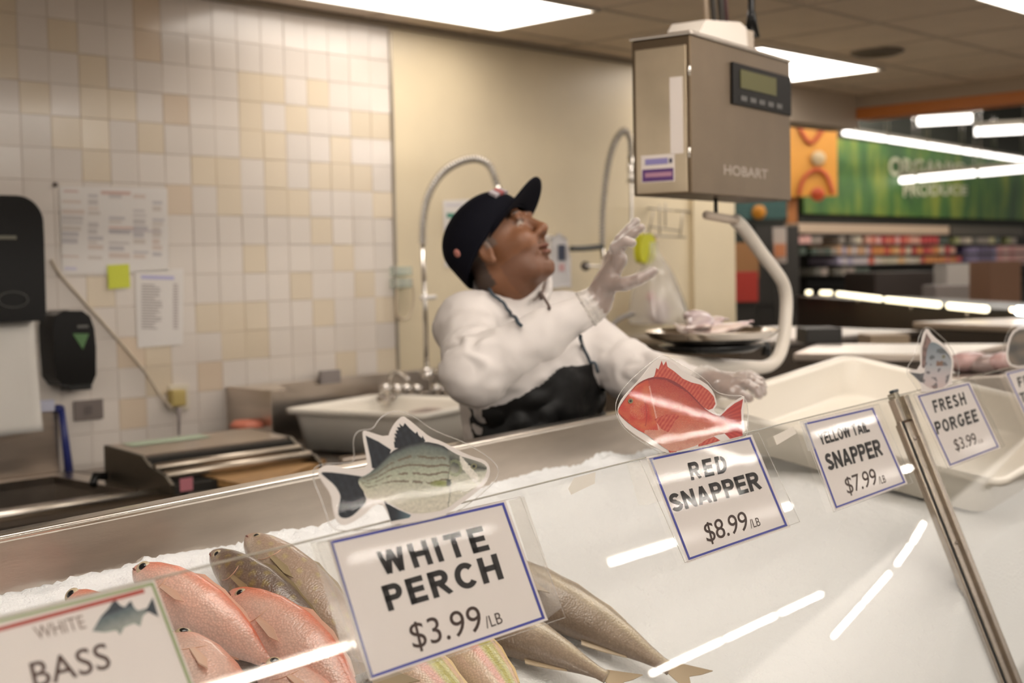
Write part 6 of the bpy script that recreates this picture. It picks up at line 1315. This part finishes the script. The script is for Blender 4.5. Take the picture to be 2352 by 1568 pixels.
for k, (x0, y0, x1, y1) in enumerate(segs):
    a, b = zpt(x0, y0), zpt(x1, y1); d_ = np.linalg.norm((a + b) / 2 - CAM); t = thing('strip_light', ('leftmost short', 'second short', 'first long', 'middle long', 'right long')[k] + ' warm strip light on the low case in the background', 'strip light', (a + b) / 2, 'warm strip lights on the low case')
    obj('lamp', MB().tube([a + unit(b - a) * .034, b - unit(b - a) * .034], .018, 10), M_strip, t); obj('clip', MB().tube([(a + b) / 2 - UU * .024, (a + b) / 2 - UU * .05], .008, 6), M_steel_dark, t)
a, b = P(2338, 713, 6.5), P(2420, 720, 6.3); t = thing('strip_light', 'bluish strip light cut by the right picture edge', 'strip light', (a + b) / 2); obj('lamp', MB().tube([a, b], .022, 10), M_strip_b, t); obj('clip', MB().tube([(a + b) / 2 - UU * .024, (a + b) / 2 - UU * .05], .008, 6), M_steel_dark, t)
a = P(2325, 711, 6.6); tag(obj('indicator_lamp', MB().ball(a, .012), mat('ind', (1, 1, 1), .5, emit=(1, .7, .4), estr=4)), 'small amber lamp left of the bluish strip light', 'lamp')
# steel counters between the cases
def block_(name, label, cat, x0, y0, x1, y1, d0, d1, depth, m, edge=None):
    a, b = P(x0, y0, d0), P(x1, y1, d1); z = (a[2] + b[2]) / 2; a[2] = b[2] = 0; dd = unit(b - a); n_ = np.cross(UU, dd); n_ = n_ if n_ @ VV > 0 else -n_; L_ = np.linalg.norm(b - a); r = thing(name, label, cat, (a + b) / 2)
    obj('body', MB().fbox(a, dd, n_, UU, 0, L_, 0, depth, 0, z - .03), m, r); obj('top', MB().fbox(a, dd, n_, UU, -.01, L_ + .01, -.015, depth, z - .029, z), edge or M_steel, r, .004)
block_('steel_counter', 'brown steel counter behind the scale pan and hook', 'counter', 1700, 775, 2110, 768, 5.7, 6.4, .9, mat('counter_brown', (.07, .05, .034), .4), M_steel_dark)
block_('end_cabinet', 'dark cabinet with a pale top edge at the right background', 'cabinet', 2105, 722, 2420, 772, 6.5, 5.7, .8, mat('cabinet_dark', (.045, .034, .026), .4), mat('cabinet_top', (.40, .33, .27), .4, .6))
block_('service_counter', 'steel service counter right behind the white tub', 'counter', 1830, 806, 2420, 818, 4.9, 4.6, .6, mat('counter_brown'), M_steel)
for k, (x0, y0, x1, y1, lab) in enumerate(((1852, 755, 1935, 790, 'black equipment box on the brown counter right of the hook tube'), (2000, 770, 2090, 800, 'tan tray stack on the steel service counter'))):
    d = 5.5; o_ = P(x0, y1, d); w = (x1 - x0) * d / FPX; h = (y1 - y0) * d / FPX; tag(obj('equipment_box' if k == 0 else 'tray_stack', MB().fbox(o_, RR, VV, UU, 0, w, 0, .2, 0, h), (M_dark, mat('tray_tan', (.30, .22, .14), .5))[k], None, .004), lab, ('box', 'trays')[k])
for k in range(4):
    c = P(2225 + 45 * k, 832 + 6 * (k % 2), 4.2); tag(obj('fish_piece', MB().ball(c, (.09, .05, .035), unit(RR + .4 * VV), VV, UU, 16, 10), mat('far_fish%d' % (k % 2), ((.42, .26, .24), (.24, .17, .15))[k % 2], .3, var=.3, vscale=18)), ('leftmost', 'second', 'third', 'rightmost')[k] + ' dark pinkish fish piece in the far case behind the right cutout', 'fish piece', 'fish pieces in the far case')
c = P(2290, 850, 4.2); r = thing('far_tray', 'shallow steel tray of fish in the far case at right', 'tray', c - UU * .1); obj('tray', MB().fbox(c, unit(RR + .4 * VV), unit(VV - .4 * RR), UU, -.24, .36, -.12, .2, -.06, -.005), M_steel, r, .004)
r = thing('case_rail', 'pale rail of the far case behind the right cutouts', 'rail', P(2290, 805, 4.5)); obj('rail', MB().tube([P(2190, 826, 4.55), P(2420, 774, 4.2)], .014, 10), mat('rail_pale', (.55, .47, .40), .4), r); [obj('stay', MB().tube([P(x, y, d), P(x, y, d) - UU * .25], .010, 8), mat('rail_pale'), r) for x, y, d in ((2195, 825, 4.54), (2415, 775, 4.2))]
# hung lights of the sales floor seen at the right
def hung(a, b, rad, label, group, wire=True):
    t = thing('hung_light', label, 'hung light', (a + b) / 2, group); d = unit(b - a)
    obj('tube', MB().tube([a, b], rad, 10), M_far, t); obj('housing', MB().fbox(a, d, unit(np.cross(d, UU)), UU, 0, np.linalg.norm(b - a), -rad * 1.2, rad * 1.2, rad * 1.05, rad * 2.2), mat('far_housing', (.20, .17, .13), .5), t)
    for q in (a, b): obj('wire', MB().tube([q + UU * rad * 2.2, np.array([q[0], q[1], 3.9])], .006, 6), M_chrome, t)
M_far = mat('far_tube', (1, 1, 1), .5, emit=(1, .94, .88), estr=2.0)
zz = 2.95; A = [atz(1940, 305, zz), atz(2352, 368, zz)]; nA = 5
for k in range(nA + 2):
    a = A[0] + (A[1] - A[0]) * (k / nA); b = A[0] + (A[1] - A[0]) * ((k + .90) / nA); hung(a, b, .030, ('nearest', 'second', 'third', 'fourth', 'fifth', 'sixth', 'farthest')[k] + ' tube of the upper hung row descending to the right', 'upper hung tube row')
zz = 2.55
for k, (x0, y0, x1, y1) in enumerate(((1886, 431.5, 1976, 423), (1988, 422, 2098, 411.5), (2110, 410, 2238, 398), (2252, 397, 2400, 383))):
    hung(atz(x0, y0, zz), atz(x1, y1, zz), .040, ('leftmost', 'second', 'third', 'rightmost')[k] + ' tube of the lower hung row before the green banner', 'lower hung tube row')
for k, (x0, y0, x1, y1) in enumerate(((2108, 279, 2232, 272), (2238, 303, 2352, 297))):
    hung(atz(x0, y0, 3.2), atz(x1, y1, 3.2), .055, ('wide bright light just under the orange beam', 'wide bright light cut by the right picture edge')[k], 'wide hung lights')
a = P(1921, 283, 15); t = thing('bulb', 'small round bulb at the top right corner of the orange banner', 'bulb', a); obj('glass', MB().ball(a, .035), mat('bulb_dim', (1, 1, 1), .5, emit=(1, .75, .55), estr=1.2), t); obj('stem', MB().tube([a + UU * .03, np.array([a[0], a[1], 3.9])], .008, 6), M_dark, t)
